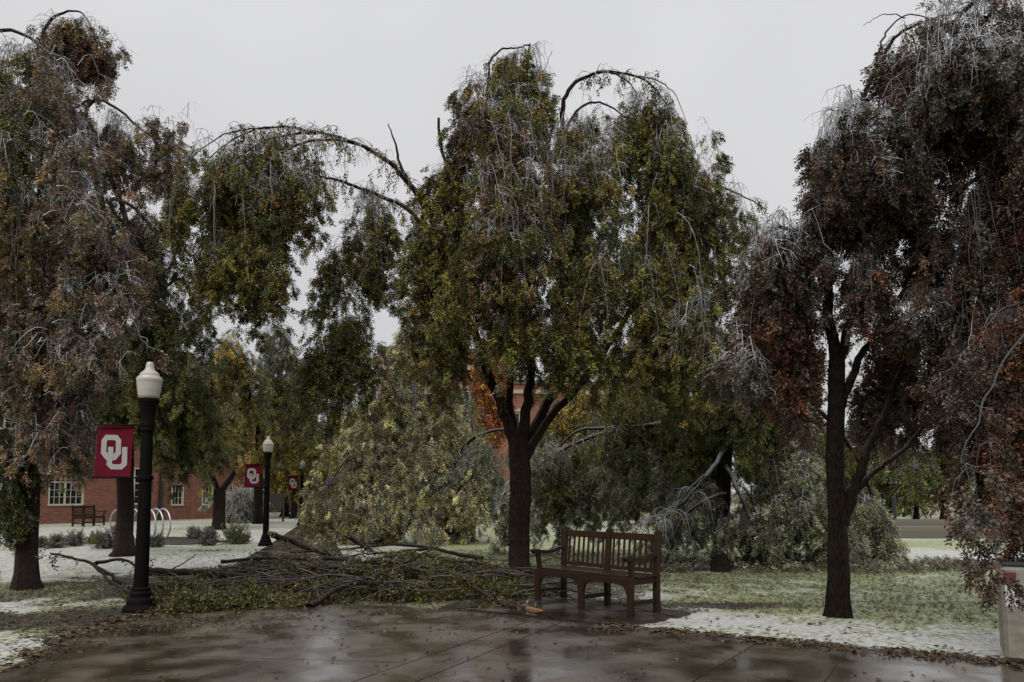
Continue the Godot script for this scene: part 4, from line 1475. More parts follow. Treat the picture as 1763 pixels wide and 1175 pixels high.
	blobs(c, [
		[Vector3(-0.37, 9.06, -13.00), Vector3(0.38, 9.31, -13.00), 0.39, 2.45, 95, "olive", 0.7],
		[Vector3(-0.57, 8.58, -12.80), Vector3(0.49, 8.79, -12.80), 0.41, 1.93, 50, "olive", 0.5],
		[Vector3(-0.81, 7.84, -12.70), Vector3(-0.22, 8.42, -12.70), 0.59, 2.88, 55, "brown", 0.5],
		[Vector3(-1.28, 6.87, -12.70), Vector3(-0.81, 7.38, -12.70), 0.50, 3.16, 60, "olive", 0.25],
		[Vector3(-1.56, 5.78, -12.50), Vector3(-1.03, 6.18, -12.50), 0.47, 3.11, 70, "olive", 0.1],
		[Vector3(-0.30, 7.20, -12.10), Vector3(0.46, 7.59, -12.10), 0.73, 3.84, 80, "brown", 0.55],
		[Vector3(-0.38, 5.54, -11.80), Vector3(0.44, 5.54, -11.80), 0.80, 2.40, 80, "olive", 0.2],
		[Vector3(0.76, 6.68, -12.50), Vector3(1.45, 7.18, -12.50), 0.66, 3.40, 60, "green", 0.6],
		[Vector3(0.64, 7.84, -12.90), Vector3(1.66, 7.95, -12.90), 0.44, 2.92, 95, "olive", 0.55],
		[Vector3(3.04, 7.52, -13.00), Vector3(3.53, 6.79, -13.00), 0.39, 3.14, 60, "olive", 0.4],
		[Vector3(1.78, 8.69, -13.00), Vector3(2.79, 8.21, -13.00), 0.35, 3.24, 95, "olive", 0.45],
		[Vector3(2.43, 7.52, -13.00), Vector3(3.08, 7.41, -13.00), 0.61, 4.12, 70, "olive", 0.3],
		[Vector3(3.30, 6.80, -13.30), Vector3(3.81, 6.75, -13.30), 0.45, 3.81, 50, "green", 0.5],
		[Vector3(2.03, 5.52, -12.60), Vector3(3.10, 5.32, -12.60), 0.86, 2.85, 90, "olive", 0.15],
		[Vector3(1.95, 4.27, -12.80), Vector3(3.32, 4.27, -12.80), 0.68, 1.84, 80, "olive", 0.1],
		[Vector3(2.52, 4.50, -13.80), Vector3(3.69, 4.71, -13.80), 0.73, 2.08, 60, "green", 0.1],
		[Vector3(0.55, 3.76, -12.20), Vector3(1.20, 3.95, -12.20), 0.41, 1.01, 34, "olive", 0.05],
		[Vector3(0.94, 5.22, -12.30), Vector3(1.60, 5.52, -12.30), 0.65, 2.32, 60, "olive", 0.2],
		[Vector3(-0.34, 7.12, -13.80), Vector3(0.84, 7.12, -13.80), 1.25, 3.96, 70, "green", 0.3],
		[Vector3(2.16, 6.53, -14.00), Vector3(3.24, 6.53, -14.00), 1.06, 3.49, 60, "green", 0.3],
		[Vector3(-1.17, 4.35, -12.50), Vector3(-0.88, 4.40, -12.50), 0.42, 1.89, 45, "olive", 0.1],
		[Vector3(-0.29, 4.24, -12.00), Vector3(0.95, 4.33, -12.00), 0.50, 1.00, 60, "olive", 0.1],
		[Vector3(-4.81, 7.29, -12.50), Vector3(-3.84, 7.55, -12.50), 0.47, 3.21, 90, "olive", 0.5],
		[Vector3(-5.51, 6.34, -12.40), Vector3(-4.76, 7.04, -12.40), 0.51, 2.53, 90, "olive", 0.4],
		[Vector3(-4.52, 6.42, -12.60), Vector3(-3.95, 6.92, -12.60), 0.49, 2.76, 100, "olive", 0.1],
		[Vector3(-5.16, 5.35, -12.10), Vector3(-3.85, 5.45, -12.10), 0.59, 1.46, 90, "olive", 0.1],
		[Vector3(-3.64, 7.51, -12.50), Vector3(-3.05, 7.36, -12.50), 0.23, 1.51, 12, "olive", 0.6],
		[Vector3(-2.79, 6.76, -13.20), Vector3(-1.96, 6.55, -13.20), 0.50, 2.59, 60, "olive", 0.6],
		[Vector3(-3.02, 5.78, -13.40), Vector3(-2.19, 5.99, -13.40), 0.56, 2.33, 60, "olive", 0.45],
		[Vector3(-3.33, 4.43, -13.50), Vector3(-2.50, 4.75, -13.50), 0.56, 2.04, 62, "olive", 0.2],
		[Vector3(-3.55, 3.95, -13.20), Vector3(-2.44, 4.06, -13.20), 0.50, 1.69, 80, "green", 0.05],
		[Vector3(-3.77, 6.82, -13.20), Vector3(-3.20, 7.00, -13.20), 0.24, 1.69, 16, "olive", 0.6],
	])
	for q in [[Vector3(-0.12, 7.05, -11.40), 280], [Vector3(-0.28, 7.38, -11.50), 200], [Vector3(-0.01, 5.95, -11.20), 240], [Vector3(1.08, 6.96, -11.60), 220], [Vector3(1.36, 6.91, -11.70), 260], [Vector3(2.41, 5.72, -11.80), 240], [Vector3(2.41, 5.28, -11.60), 230], [Vector3(2.64, 4.70, -11.50), 170], [Vector3(0.53, 6.77, -11.60), 180], [Vector3(2.74, 8.00, -12.50), 200], [Vector3(-4.61, 6.48, -11.80), 170], [Vector3(-4.07, 6.67, -11.80), 160], [Vector3(-5.06, 6.20, -11.80), 180], [Vector3(1.53, 4.88, -11.80), 170], [Vector3(-0.60, 8.46, -12.40), 220], [Vector3(0.23, 8.46, -12.40), 230]]:
		for k in 2:
			one_strand(c, q[0] + Vector3(rng.randf_range(-0.35, 0.25), rng.randf_range(-0.3, 0.2), 0), Vector3(rng.randf_range(-1, 1), 0, rng.randf_range(0.2, 1)), 0.4, q[1] / 1325.0 * 11.8 * rng.randf_range(0.7, 1.1), "olive", 0.75, 0.55)
	lattice(c, [[Vector3(-0.80, 7.23, -12.60), Vector3(0.35, 8.19, -11.60), 44], [Vector3(0.56, 6.54, -12.40), Vector3(1.63, 7.34, -11.60), 44], [Vector3(2.48, 6.60, -12.80), Vector3(3.43, 7.64, -12.20), 34], [Vector3(-4.95, 6.36, -12.20), Vector3(-3.29, 7.10, -11.60), 40], [Vector3(2.50, 3.76, -12.20), Vector3(3.11, 4.73, -11.60), 20], [Vector3(-0.55, 5.28, -11.60), Vector3(0.16, 6.58, -11.20), 26]], "olive")
	crown_end(c)


func left_trees() -> void:
	var c := crown_begin("frosted_tree", "brown frosted tree at the far left with leafy shoots up its trunk", Vector3(-7.36, 0.00, -11.82))
	limb(c, "trunk", [Vector3(-7.31, 0.00, -11.75), Vector3(-7.49, 0.72, -12.00), Vector3(-7.49, 1.44, -12.00), Vector3(-7.50, 2.16, -12.00), Vector3(-7.53, 3.15, -11.90)], 0.17, 0.12, 14, 0.0, 0.3)
	c.frost = 0.32
	limb(c, "limb", [Vector3(-7.50, 2.88, -11.90), Vector3(-7.55, 4.03, -11.70), Vector3(-7.85, 5.43, -11.50), Vector3(-8.40, 6.77, -11.40), Vector3(-8.58, 7.92, -11.30), Vector3(-8.09, 8.42, -11.20), Vector3(-7.43, 8.34, -11.00), Vector3(-6.97, 8.02, -11.00), Vector3(-6.69, 7.57, -11.00), Vector3(-6.53, 6.94, -11.00)], 0.09, 0.006, 9, 0.6)
	limb(c, "limb", [Vector3(-7.50, 2.79, -11.90), Vector3(-7.13, 4.01, -11.60), Vector3(-6.84, 5.36, -11.30), Vector3(-6.94, 6.68, -11.20), Vector3(-6.70, 7.22, -11.20), Vector3(-6.43, 7.51, -11.40)], 0.08, 0.015, 9, 0.6)
	limb(c, "limb", [Vector3(-7.53, 1.44, -12.00), Vector3(-7.91, 2.16, -12.00), Vector3(-8.40, 2.80, -12.00)], 0.06, 0.03, 8, 0.3)
	blobs(c, [
		[Vector3(-7.86, 8.30, -11.00), Vector3(-6.93, 7.98, -11.00), 0.35, 2.16, 55, "olive", 0.6],
		[Vector3(-7.58, 7.05, -10.70), Vector3(-6.66, 7.14, -10.70), 0.57, 3.23, 90, "olive", 0.3],
		[Vector3(-6.82, 7.26, -11.10), Vector3(-6.37, 6.99, -11.10), 0.38, 2.51, 50, "brown", 0.8],
		[Vector3(-7.01, 5.54, -10.60), Vector3(-6.13, 5.97, -10.60), 0.64, 3.04, 100, "brown", 0.6],
		[Vector3(-6.35, 5.33, -11.20), Vector3(-5.86, 5.15, -11.20), 0.41, 1.78, 50, "brown", 0.35],
		[Vector3(-6.89, 4.00, -10.80), Vector3(-6.24, 4.17, -10.80), 0.49, 2.04, 70, "brown", 0.5],
		[Vector3(-7.91, 4.53, -10.90), Vector3(-7.06, 4.36, -10.90), 0.66, 2.71, 80, "brown", 0.2],
		[Vector3(-8.51, 6.28, -12.00), Vector3(-7.86, 6.28, -12.00), 0.91, 3.44, 80, "dark", 0.2],
		[Vector3(-7.68, 2.25, -12.00), Vector3(-7.44, 2.25, -12.00), 0.16, 2.26, 22, "green", 0.1],
		[Vector3(-7.75, 2.51, -11.80), Vector3(-7.49, 2.60, -11.80), 0.27, 2.05, 24, "green", 0.1],
		[Vector3(-7.70, 1.35, -11.90), Vector3(-7.44, 1.44, -11.90), 0.20, 1.17, 14, "green", 0.0],
		[Vector3(-6.94, 3.40, -11.20), Vector3(-6.26, 3.57, -11.20), 0.38, 1.78, 60, "brown", 0.5],
		[Vector3(-7.06, 2.67, -11.60), Vector3(-6.58, 2.75, -11.60), 0.26, 0.96, 34, "brown", 0.4],
	])
	c.frost = 0.3
	lattice(c, [[Vector3(-7.06, 4.95, -10.60), Vector3(-5.37, 6.47, -9.60), 60], [Vector3(-6.32, 3.13, -10.60), Vector3(-5.01, 4.53, -9.80), 40], [Vector3(-7.64, 6.93, -10.80), Vector3(-6.15, 7.71, -10.20), 40], [Vector3(-6.70, 2.01, -10.80), Vector3(-5.70, 3.38, -10.20), 22]], "brown")
	crown_end(c)
	var d := crown_begin("tall_tree", "tall bare trunked tree standing behind the nearest lamp post", Vector3(-9.16, 0.00, -18.35))
	limb(d, "trunk", [Vector3(-9.07, 0.00, -18.18), Vector3(-9.24, 0.76, -18.50), Vector3(-9.29, 2.14, -18.50), Vector3(-9.34, 3.82, -18.40), Vector3(-9.39, 5.48, -18.20)], 0.20, 0.17, 14, 0.0, 0.5)
	limb(d, "limb", [Vector3(-9.39, 5.34, -18.20), Vector3(-9.41, 7.14, -17.60), Vector3(-9.44, 9.03, -16.50), Vector3(-9.68, 10.34, -15.50), Vector3(-9.59, 10.80, -15.00), Vector3(-9.31, 11.24, -15.00), Vector3(-8.84, 11.28, -15.00), Vector3(-8.52, 10.80, -15.00)], 0.11, 0.006, 9, 0.5)
	limb(d, "limb", [Vector3(-9.38, 5.48, -18.20), Vector3(-8.76, 6.94, -17.40), Vector3(-9.06, 8.62, -16.80), Vector3(-9.48, 9.83, -16.50), Vector3(-9.24, 10.16, -16.40), Vector3(-8.61, 9.81, -16.20), Vector3(-7.79, 9.12, -16.00), Vector3(-7.16, 9.03, -16.00), Vector3(-6.71, 8.67, -16.00)], 0.09, 0.006, 9, 0.5)
	limb(d, "limb", [Vector3(-8.76, 6.94, -17.40), Vector3(-9.14, 8.03, -17.00), Vector3(-8.47, 7.81, -16.60), Vector3(-7.78, 7.14, -16.20), Vector3(-7.66, 6.81, -16.20)], 0.06, 0.03, 8, 0.4)
	limb(d, "limb", [Vector3(-9.37, 4.91, -18.20), Vector3(-8.60, 6.00, -18.00), Vector3(-7.84, 6.50, -17.80), Vector3(-7.46, 5.89, -17.60)], 0.08, 0.02, 8, 0.4)
	d.size = 1.25
	blobs(d, [
		[Vector3(-9.54, 11.05, -15.00), Vector3(-8.71, 11.11, -15.00), 0.34, 1.36, 70, "brown", 0.6],
		[Vector3(-8.80, 10.43, -15.00), Vector3(-8.51, 10.55, -15.00), 0.28, 0.68, 26, "rust", 0.4],
		[Vector3(-9.43, 10.21, -15.50), Vector3(-9.02, 9.32, -15.50), 0.35, 1.52, 26, "dark", 0.5],
		[Vector3(-8.93, 9.92, -16.20), Vector3(-8.02, 9.29, -16.20), 0.39, 2.08, 42, "brown", 0.7],
		[Vector3(-7.91, 9.12, -16.00), Vector3(-6.96, 8.86, -16.00), 0.36, 1.33, 34, "brown", 0.8],
		[Vector3(-8.83, 8.06, -16.40), Vector3(-7.91, 7.40, -16.40), 0.52, 2.97, 60, "dark", 0.3],
		[Vector3(-9.06, 7.01, -17.20), Vector3(-7.73, 6.87, -17.20), 0.78, 3.38, 80, "green", 0.15],
		[Vector3(-9.54, 5.19, -17.50), Vector3(-8.34, 5.32, -17.50), 0.79, 3.04, 75, "green", 0.1],
		[Vector3(-8.08, 5.73, -17.50), Vector3(-7.41, 5.59, -17.50), 0.59, 3.17, 60, "green", 0.1],
		[Vector3(-10.59, 4.32, -18.00), Vector3(-9.36, 4.60, -18.00), 0.68, 2.45, 60, "green", 0.2],
		[Vector3(-8.96, 4.21, -18.20), Vector3(-7.51, 4.21, -18.20), 0.76, 2.34, 80, "green", 0.15],
		[Vector3(-8.82, 3.54, -18.40), Vector3(-8.11, 3.26, -18.40), 0.56, 1.53, 40, "olive", 0.1],
		[Vector3(-11.24, 3.73, -18.80), Vector3(-9.89, 3.87, -18.80), 0.64, 1.99, 70, "green", 0.2],
		[Vector3(-9.17, 3.17, -19.00), Vector3(-7.73, 3.24, -19.00), 0.65, 1.51, 70, "green", 0.15],
		[Vector3(-9.70, 3.03, -17.50), Vector3(-9.03, 2.90, -17.50), 0.40, 1.06, 30, "brown", 0.3],
	])
	lattice(d, [[Vector3(-9.81, 10.34, -15.50), Vector3(-8.13, 10.92, -14.60), 30], [Vector3(-9.15, 8.50, -16.50), Vector3(-6.64, 9.63, -15.60), 60]], "brown")
	crown_end(d)


func mid_trees() -> void:
	var c := crown_begin("olive_tree", "forked olive green tree on the lawn near the brick building", Vector3(-11.98, 0.00, -31.72))
	c.size = 1.6
	limb(c, "trunk", [Vector3(-12.01, 0.00, -31.72), Vector3(-12.12, 0.75, -32.00), Vector3(-12.11, 1.28, -32.00), Vector3(-12.15, 1.66, -32.00)], 0.26, 0.22, 12, 0.0, 0.3)
	limb(c, "limb", [Vector3(-12.14, 1.52, -32.00), Vector3(-12.43, 2.19, -32.00), Vector3(-12.68, 3.15, -32.00), Vector3(-12.96, 5.08, -31.80), Vector3(-12.80, 7.47, -31.50)], 0.14, 0.03, 9, 0.3)
	limb(c, "limb", [Vector3(-12.12, 1.52, -32.00), Vector3(-11.70, 2.04, -32.00), Vector3(-11.43, 2.67, -32.00), Vector3(-11.00, 4.11, -31.80), Vector3(-10.84, 6.25, -31.50), Vector3(-11.36, 7.71, -31.50)], 0.16, 0.03, 9, 0.5)
	blobs(c, [
		[Vector3(-12.80, 7.47, -31.50), Vector3(-11.13, 8.08, -31.50), 0.95, 3.57, 60, "gold", 0.4],
		[Vector3(-13.72, 6.49, -31.50), Vector3(-12.54, 6.98, -31.50), 0.95, 4.52, 70, "olive", 0.3],
		[Vector3(-11.51, 7.18, -31.30), Vector3(-10.55, 6.94, -31.30), 0.76, 3.54, 60, "olive", 0.5],
		[Vector3(-12.98, 4.98, -31.00), Vector3(-11.34, 5.22, -31.00), 1.17, 3.04, 70, "olive", 0.15],
		[Vector3(-14.14, 5.25, -31.20), Vector3(-13.07, 5.01, -31.20), 0.82, 3.53, 50, "green", 0.2],
		[Vector3(-11.47, 4.55, -31.40), Vector3(-10.87, 4.55, -31.40), 0.47, 2.13, 22, "gold", 0.1],
	])
	crown_end(c)
	var d := crown_begin("dark_tree", "dark green tree with a straight trunk behind the second lamp post", Vector3(-12.47, 0.00, -38.03))
	d.size = 1.7
	limb(d, "trunk", [Vector3(-12.47, 0.00, -38.03), Vector3(-12.15, 1.48, -37.00), Vector3(-12.17, 3.43, -37.00), Vector3(-12.14, 6.24, -37.00), Vector3(-11.65, 9.09, -37.00)], 0.26, 0.12, 12, 0.0, 0.3)
	blobs(d, [
		[Vector3(-11.91, 9.45, -36.00), Vector3(-10.52, 9.17, -36.00), 1.09, 4.89, 70, "green", 0.5],
		[Vector3(-11.29, 7.22, -36.00), Vector3(-9.92, 6.94, -36.00), 1.09, 4.08, 70, "green", 0.3],
		[Vector3(-12.51, 5.62, -36.50), Vector3(-11.14, 5.90, -36.50), 1.10, 3.31, 60, "olive", 0.1],
		[Vector3(-12.01, 3.64, -36.00), Vector3(-11.20, 3.64, -36.00), 0.68, 1.90, 24, "gold", 0.1],
		[Vector3(-10.49, 4.20, -34.50), Vector3(-9.18, 4.07, -34.50), 0.62, 1.82, 50, "olive", 0.1],
	])
	crown_end(d)
	# the collapsed pale tree
	var e := crown_begin("collapsed_tree", "pale frosted tree collapsed to the ground left of the main trunk", Vector3(-2.04, 0.00, -24.42), "tree")
	e.size = 1.25
	e.frost = 0.4
	limb(e, "trunk", [Vector3(-1.90, 0.00, -23.82), Vector3(-2.01, 1.28, -24.00), Vector3(-2.30, 3.08, -24.00), Vector3(-2.67, 4.55, -24.00), Vector3(-2.87, 6.21, -24.00)], 0.2, 0.07, 12, 0.0, 0.3)
	limb(e, "limb", [Vector3(-2.20, 2.54, -24.00), Vector3(-2.94, 4.18, -24.00), Vector3(-3.46, 4.41, -23.80), Vector3(-4.28, 3.40, -23.40), Vector3(-5.06, 2.32, -23.00), Vector3(-5.71, 1.12, -22.60)], 0.10, 0.02, 9, 0.9)
	limb(e, "limb", [Vector3(-2.11, 1.82, -24.00), Vector3(-1.45, 2.88, -23.60), Vector3(-0.91, 3.26, -23.40), Vector3(-0.20, 3.38, -23.20), Vector3(0.50, 3.28, -23.00)], 0.09, 0.03, 9, 0.7)
	limb(e, "limb", [Vector3(-1.45, 2.88, -23.60), Vector3(-1.15, 2.15, -23.00), Vector3(-0.70, 1.12, -22.50), Vector3(-0.53, 0.61, -22.50)], 0.06, 0.02, 8, 0.5)
	blobs(e, [
		[Vector3(-3.70, 6.40, -24.00), Vector3(-2.42, 6.77, -24.00), 0.82, 3.80, 80, "pale", 0.5],
		[Vector3(-4.03, 5.73, -24.40), Vector3(-2.46, 7.15, -24.40), 0.88, 4.42, 90, "pale", 0.7],
		[Vector3(-4.87, 4.13, -23.60), Vector3(-3.44, 5.04, -23.60), 0.71, 3.74, 60, "pale", 0.6],
		[Vector3(-4.33, 4.31, -23.60), Vector3(-2.72, 4.86, -23.60), 0.98, 3.56, 90, "pale", 0.4],
		[Vector3(-5.46, 2.50, -23.20), Vector3(-4.25, 3.56, -23.20), 0.79, 2.80, 90, "pale", 0.2],
		[Vector3(-5.97, 1.28, -22.60), Vector3(-4.97, 2.13, -22.60), 0.68, 1.71, 80, "pale", 0.25],
		[Vector3(-2.56, 4.16, -23.80), Vector3(-1.29, 3.98, -23.80), 0.99, 4.13, 80, "pale", 0.4],
		[Vector3(-1.42, 2.67, -23.00), Vector3(-0.37, 2.84, -23.00), 0.78, 2.95, 60, "frost", 0.3],
		[Vector3(-3.61, 2.64, -22.60), Vector3(-1.56, 2.82, -22.60), 1.02, 2.90, 90, "pale", 0.2],
		[Vector3(-3.98, 0.63, -22.00), Vector3(-2.33, 0.80, -22.00), 1.00, 0.83, 40, "pale", 0.5],
		[Vector3(-5.58, 1.12, -22.40), Vector3(-4.24, 1.45, -22.40), 0.68, 1.52, 60, "pale", 0.3],
		[Vector3(-4.03, 1.45, -22.20), Vector3(-2.36, 1.62, -22.20), 0.80, 1.68, 80, "pale", 0.3],
		[Vector3(-2.41, 1.62, -22.60), Vector3(-0.54, 1.71, -22.60), 0.82, 1.79, 90, "pale", 0.3],
		[Vector3(-2.13, 2.50, -23.20), Vector3(-0.38, 2.33, -23.20), 0.79, 2.45, 60, "frost", 0.4],
		[Vector3(-3.40, 6.12, -24.50), Vector3(-2.64, 5.37, -24.50), 0.92, 2.40, 50, "gold", 0.4],
	])
	crown_end(e)


func right_trees() -> void:
	# the broken tree behind the bench
	var c := crown_begin("broken_tree", "dark broken tree slumped over behind the bench with snapped white boughs", Vector3(3.84, 0.00, -14.37))
	limb(c, "trunk", [Vector3(3.84, 0.00, -14.37), Vector3(4.34, 0.85, -16.00), Vector3(4.42, 1.92, -16.00), Vector3(4.54, 3.26, -16.00)], 0.17, 0.13, 16, 0.0, 0.1)
	limb(c, "snapped_limb", [Vector3(4.48, 2.41, -16.00), Vector3(3.89, 1.95, -14.90), Vector3(3.50, 1.55, -14.60), Vector3(3.01, 1.12, -14.40), Vector3(2.50, 0.85, -14.30)], 0.06, 0.02, 8, 1.0)
	limb(c, "snapped_limb", [Vector3(4.43, 1.44, -16.00), Vector3(3.73, 1.31, -14.90), Vector3(3.29, 1.00, -14.70), Vector3(2.98, 0.41, -14.60)], 0.05, 0.02, 8, 0.8)
	limb(c, "snapped_limb", [Vector3(3.87, 1.93, -14.90), Vector3(3.42, 1.60, -14.50), Vector3(3.05, 1.25, -14.30), Vector3(2.65, 1.04, -14.20), Vector3(2.38, 0.70, -14.20)], 0.025, 0.008, 7, 1.0)
	limb(c, "snapped_limb", [Vector3(4.45, 2.05, -16.00), Vector3(4.31, 1.61, -14.90), Vector3(4.46, 0.98, -14.50)], 0.06, 0.03, 8, 0.8)
	limb(c, "limb", [Vector3(4.47, 2.77, -16.00), Vector3(5.33, 3.38, -16.00), Vector3(6.38, 3.28, -16.20), Vector3(7.34, 2.31, -16.50), Vector3(7.92, 1.07, -16.80)], 0.09, 0.03, 8, 0.6)
	limb(c, "limb", [Vector3(4.46, 2.65, -16.00), Vector3(3.97, 3.31, -16.40), Vector3(3.33, 2.99, -17.00), Vector3(2.65, 2.93, -17.60), Vector3(1.61, 2.67, -18.00), Vector3(0.67, 2.14, -18.40), Vector3(-0.30, 1.31, -18.60)], 0.10, 0.02, 9, 0.9)
	limb(c, "limb", [Vector3(2.39, 2.92, -17.70), Vector3(1.62, 2.94, -18.00), Vector3(1.08, 2.54, -18.20), Vector3(0.60, 2.28, -18.40)], 0.05, 0.015, 8, 0.9)
	twigs_on(c, [Vector3(3.50, 1.55, -14.60), Vector3(3.01, 1.12, -14.40), Vector3(2.50, 0.85, -14.30)], 34, 0.9, 1.0)
	twigs_on(c, [Vector3(2.65, 2.93, -17.60), Vector3(1.61, 2.67, -18.00), Vector3(0.67, 2.14, -18.40), Vector3(-0.30, 1.31, -18.60)], 34, 1.0, 1.0)
	blobs(c, [
		[Vector3(3.22, 3.31, -16.40), Vector3(4.22, 3.43, -16.40), 0.93, 2.48, 70, "green", 0.2],
		[Vector3(4.72, 3.38, -16.00), Vector3(6.18, 3.26, -16.00), 0.91, 3.26, 110, "green", 0.15],
		[Vector3(5.15, 1.79, -15.60), Vector3(6.32, 1.44, -15.60), 0.77, 1.77, 110, "frost", 0.45],
		[Vector3(7.39, 1.45, -16.70), Vector3(7.88, 1.07, -16.70), 0.53, 1.51, 80, "frost", 0.5],
		[Vector3(3.10, 1.10, -15.40), Vector3(3.91, 0.98, -15.40), 0.52, 1.05, 34, "frost", 0.5],
		[Vector3(2.25, 2.91, -17.60), Vector3(3.18, 2.97, -17.60), 0.60, 1.06, 40, "dark", 0.3],
		[Vector3(0.26, 2.27, -18.30), Vector3(1.78, 2.55, -18.30), 0.69, 2.07, 70, "green", 0.35],
		[Vector3(-0.51, 1.38, -18.60), Vector3(0.12, 1.59, -18.60), 0.42, 1.54, 34, "frost", 0.6],
		[Vector3(1.07, 1.45, -18.20), Vector3(1.76, 1.72, -18.20), 0.52, 1.51, 50, "frost", 0.4],
		[Vector3(2.02, 2.12, -18.00), Vector3(2.42, 2.12, -18.00), 0.33, 1.77, 18, "frost", 0.5],
		[Vector3(3.92, 0.88, -15.00), Vector3(5.04, 0.88, -15.00), 0.62, 1.02, 60, "frost", 0.3],
		[Vector3(4.92, 4.68, -17.00), Vector3(6.73, 4.55, -17.00), 1.03, 3.34, 90, "green", 0.1],
		[Vector3(3.94, 3.92, -15.50), Vector3(4.82, 3.80, -15.50), 0.53, 1.75, 80, "green", 0.15],
		[Vector3(4.32, 4.21, -15.80), Vector3(5.05, 4.21, -15.80), 0.66, 1.43, 50, "green", 0.1],
		[Vector3(2.62, 3.55, -17.40), Vector3(3.95, 3.95, -17.40), 0.92, 2.63, 60, "green", 0.15],
		[Vector3(3.11, 2.19, -16.60), Vector3(4.37, 2.45, -16.60), 0.75, 2.13, 50, "frost", 0.2],
		[Vector3(6.49, 2.87, -17.20), Vector3(7.79, 2.61, -17.20), 0.78, 2.60, 60, "green", 0.1],
		[Vector3(6.79, 1.07, -16.50), Vector3(7.41, 0.95, -16.50), 0.56, 1.12, 40, "frost", 0.3],
		[Vector3(4.61, 1.33, -15.40), Vector3(6.00, 1.21, -15.40), 0.64, 1.28, 60, "frost", 0.3],
		[Vector3(3.50, 1.56, -15.60), Vector3(4.44, 1.44, -15.60), 0.53, 1.41, 40, "frost", 0.4],
		[Vector3(2.99, 2.07, -16.60), Vector3(3.74, 2.07, -16.60), 0.56, 1.63, 40, "frost", 0.4],
		[Vector3(7.53, 0.83, -16.50), Vector3(7.89, 0.71, -16.50), 0.37, 0.87, 34, "frost", 0.3],
		[Vector3(1.80, 2.22, -17.20), Vector3(2.97, 2.48, -17.20), 0.65, 1.82, 60, "frost", 0.5],
		[Vector3(4.88, 2.52, -15.80), Vector3(6.19, 2.40, -15.80), 0.72, 2.03, 70, "frost", 0.4],
		[Vector3(0.26, 2.00, -18.30), Vector3(1.08, 2.14, -18.30), 0.55, 1.93, 50, "frost", 0.6],
	])
	c.frost = 0.25
	lattice(c, [[Vector3(2.71, 0.54, -15.20), Vector3(3.76, 1.33, -14.80), 22], [Vector3(5.09, 0.20, -15.20), Vector3(6.81, 1.99, -14.60), 18], [Vector3(-0.30, 0.76, -18.40), Vector3(2.38, 2.91, -17.60), 24]], "frost")
	crown_end(c)
	# the rust tree in front on the right
	var d := crown_begin("rust_tree", "rust brown tree with dark forked trunk standing in the sleet on the right", Vector3(3.81, 0.00, -9.15))
	d.bark = Color(0.021, 0.013, 0.010)
	limb(d, "trunk", [Vector3(3.79, 0.00, -9.11), Vector3(3.81, 0.42, -9.10), Vector3(3.82, 0.89, -9.10), Vector3(3.83, 1.23, -9.10), Vector3(3.82, 1.84, -9.10), Vector3(3.86, 2.47, -9.10), Vector3(3.86, 3.02, -9.05)], 0.13, 0.085, 22, 0.0, 0.22)
	limb(d, "limb", [Vector3(3.85, 1.06, -9.10), Vector3(3.99, 1.43, -9.05), Vector3(4.12, 1.84, -9.00), Vector3(4.28, 2.18, -9.00), Vector3(4.44, 2.52, -9.00), Vector3(4.66, 3.01, -9.00)], 0.085, 0.03, 10, 0.3)
	limb(d, "limb", [Vector3(4.03, 1.45, -9.05), Vector3(4.22, 1.70, -8.90), Vector3(4.44, 1.90, -8.80), Vector3(4.67, 2.19, -8.70)], 0.045, 0.02, 8, 0.5)
	limb(d, "limb", [Vector3(3.85, 2.33, -9.10), Vector3(3.99, 2.68, -9.10), Vector3(4.16, 3.03, -9.10), Vector3(4.38, 3.38, -9.10), Vector3(4.75, 3.88, -9.10), Vector3(5.18, 4.09, -9.10)], 0.07, 0.025, 9, 0.3)
	limb(d, "limb", [Vector3(3.85, 2.88, -9.05), Vector3(4.00, 3.43, -9.00), Vector3(4.17, 3.96, -8.90), Vector3(4.55, 4.67, -8.90), Vector3(4.78, 5.64, -9.00)], 0.07, 0.02, 9, 0.3)
	limb(d, "limb", [Vector3(3.86, 2.95, -9.05), Vector3(3.76, 3.71, -9.00), Vector3(3.75, 4.56, -9.00), Vector3(3.88, 5.38, -8.90), Vector3(4.14, 5.98, -8.80), Vector3(4.43, 6.27, -8.80)], 0.08, 0.02, 9, 0.3)
	limb(d, "limb", [Vector3(3.76, 3.85, -9.00), Vector3(3.58, 4.45, -9.10), Vector3(3.27, 4.70, -9.20), Vector3(2.98, 4.48, -9.20)], 0.05, 0.015, 8, 0.5)
	limb(d, "limb", [Vector3(4.14, 5.98, -8.80), Vector3(4.40, 6.56, -8.80), Vector3(4.63, 6.92, -8.80), Vector3(5.02, 7.11, -8.80), Vector3(5.44, 7.22, -8.80)], 0.03, 0.012, 8, 0.4)
	twigs_on(d, [Vector3(4.40, 6.56, -8.80), Vector3(4.63, 6.92, -8.80), Vector3(5.02, 7.11, -8.80)], 26, 0.5, 0.6)
	limb(d, "limb", [Vector3(4.35, 6.52, -8.80), Vector3(4.44, 6.84, -8.80), Vector3(4.60, 7.07, -8.80), Vector3(4.85, 7.19, -8.80), Vector3(5.16, 7.07, -8.80)], 0.018, 0.006, 7, 0.4)
	limb(d, "limb", [Vector3(4.74, 7.14, -8.80), Vector3(4.53, 7.19, -8.80), Vector3(4.32, 7.10, -8.80), Vector3(4.23, 7.04, -8.80)], 0.008, 0.003, 6, 0.4)
	d.dens = 0.9
	d.frost = 0.26
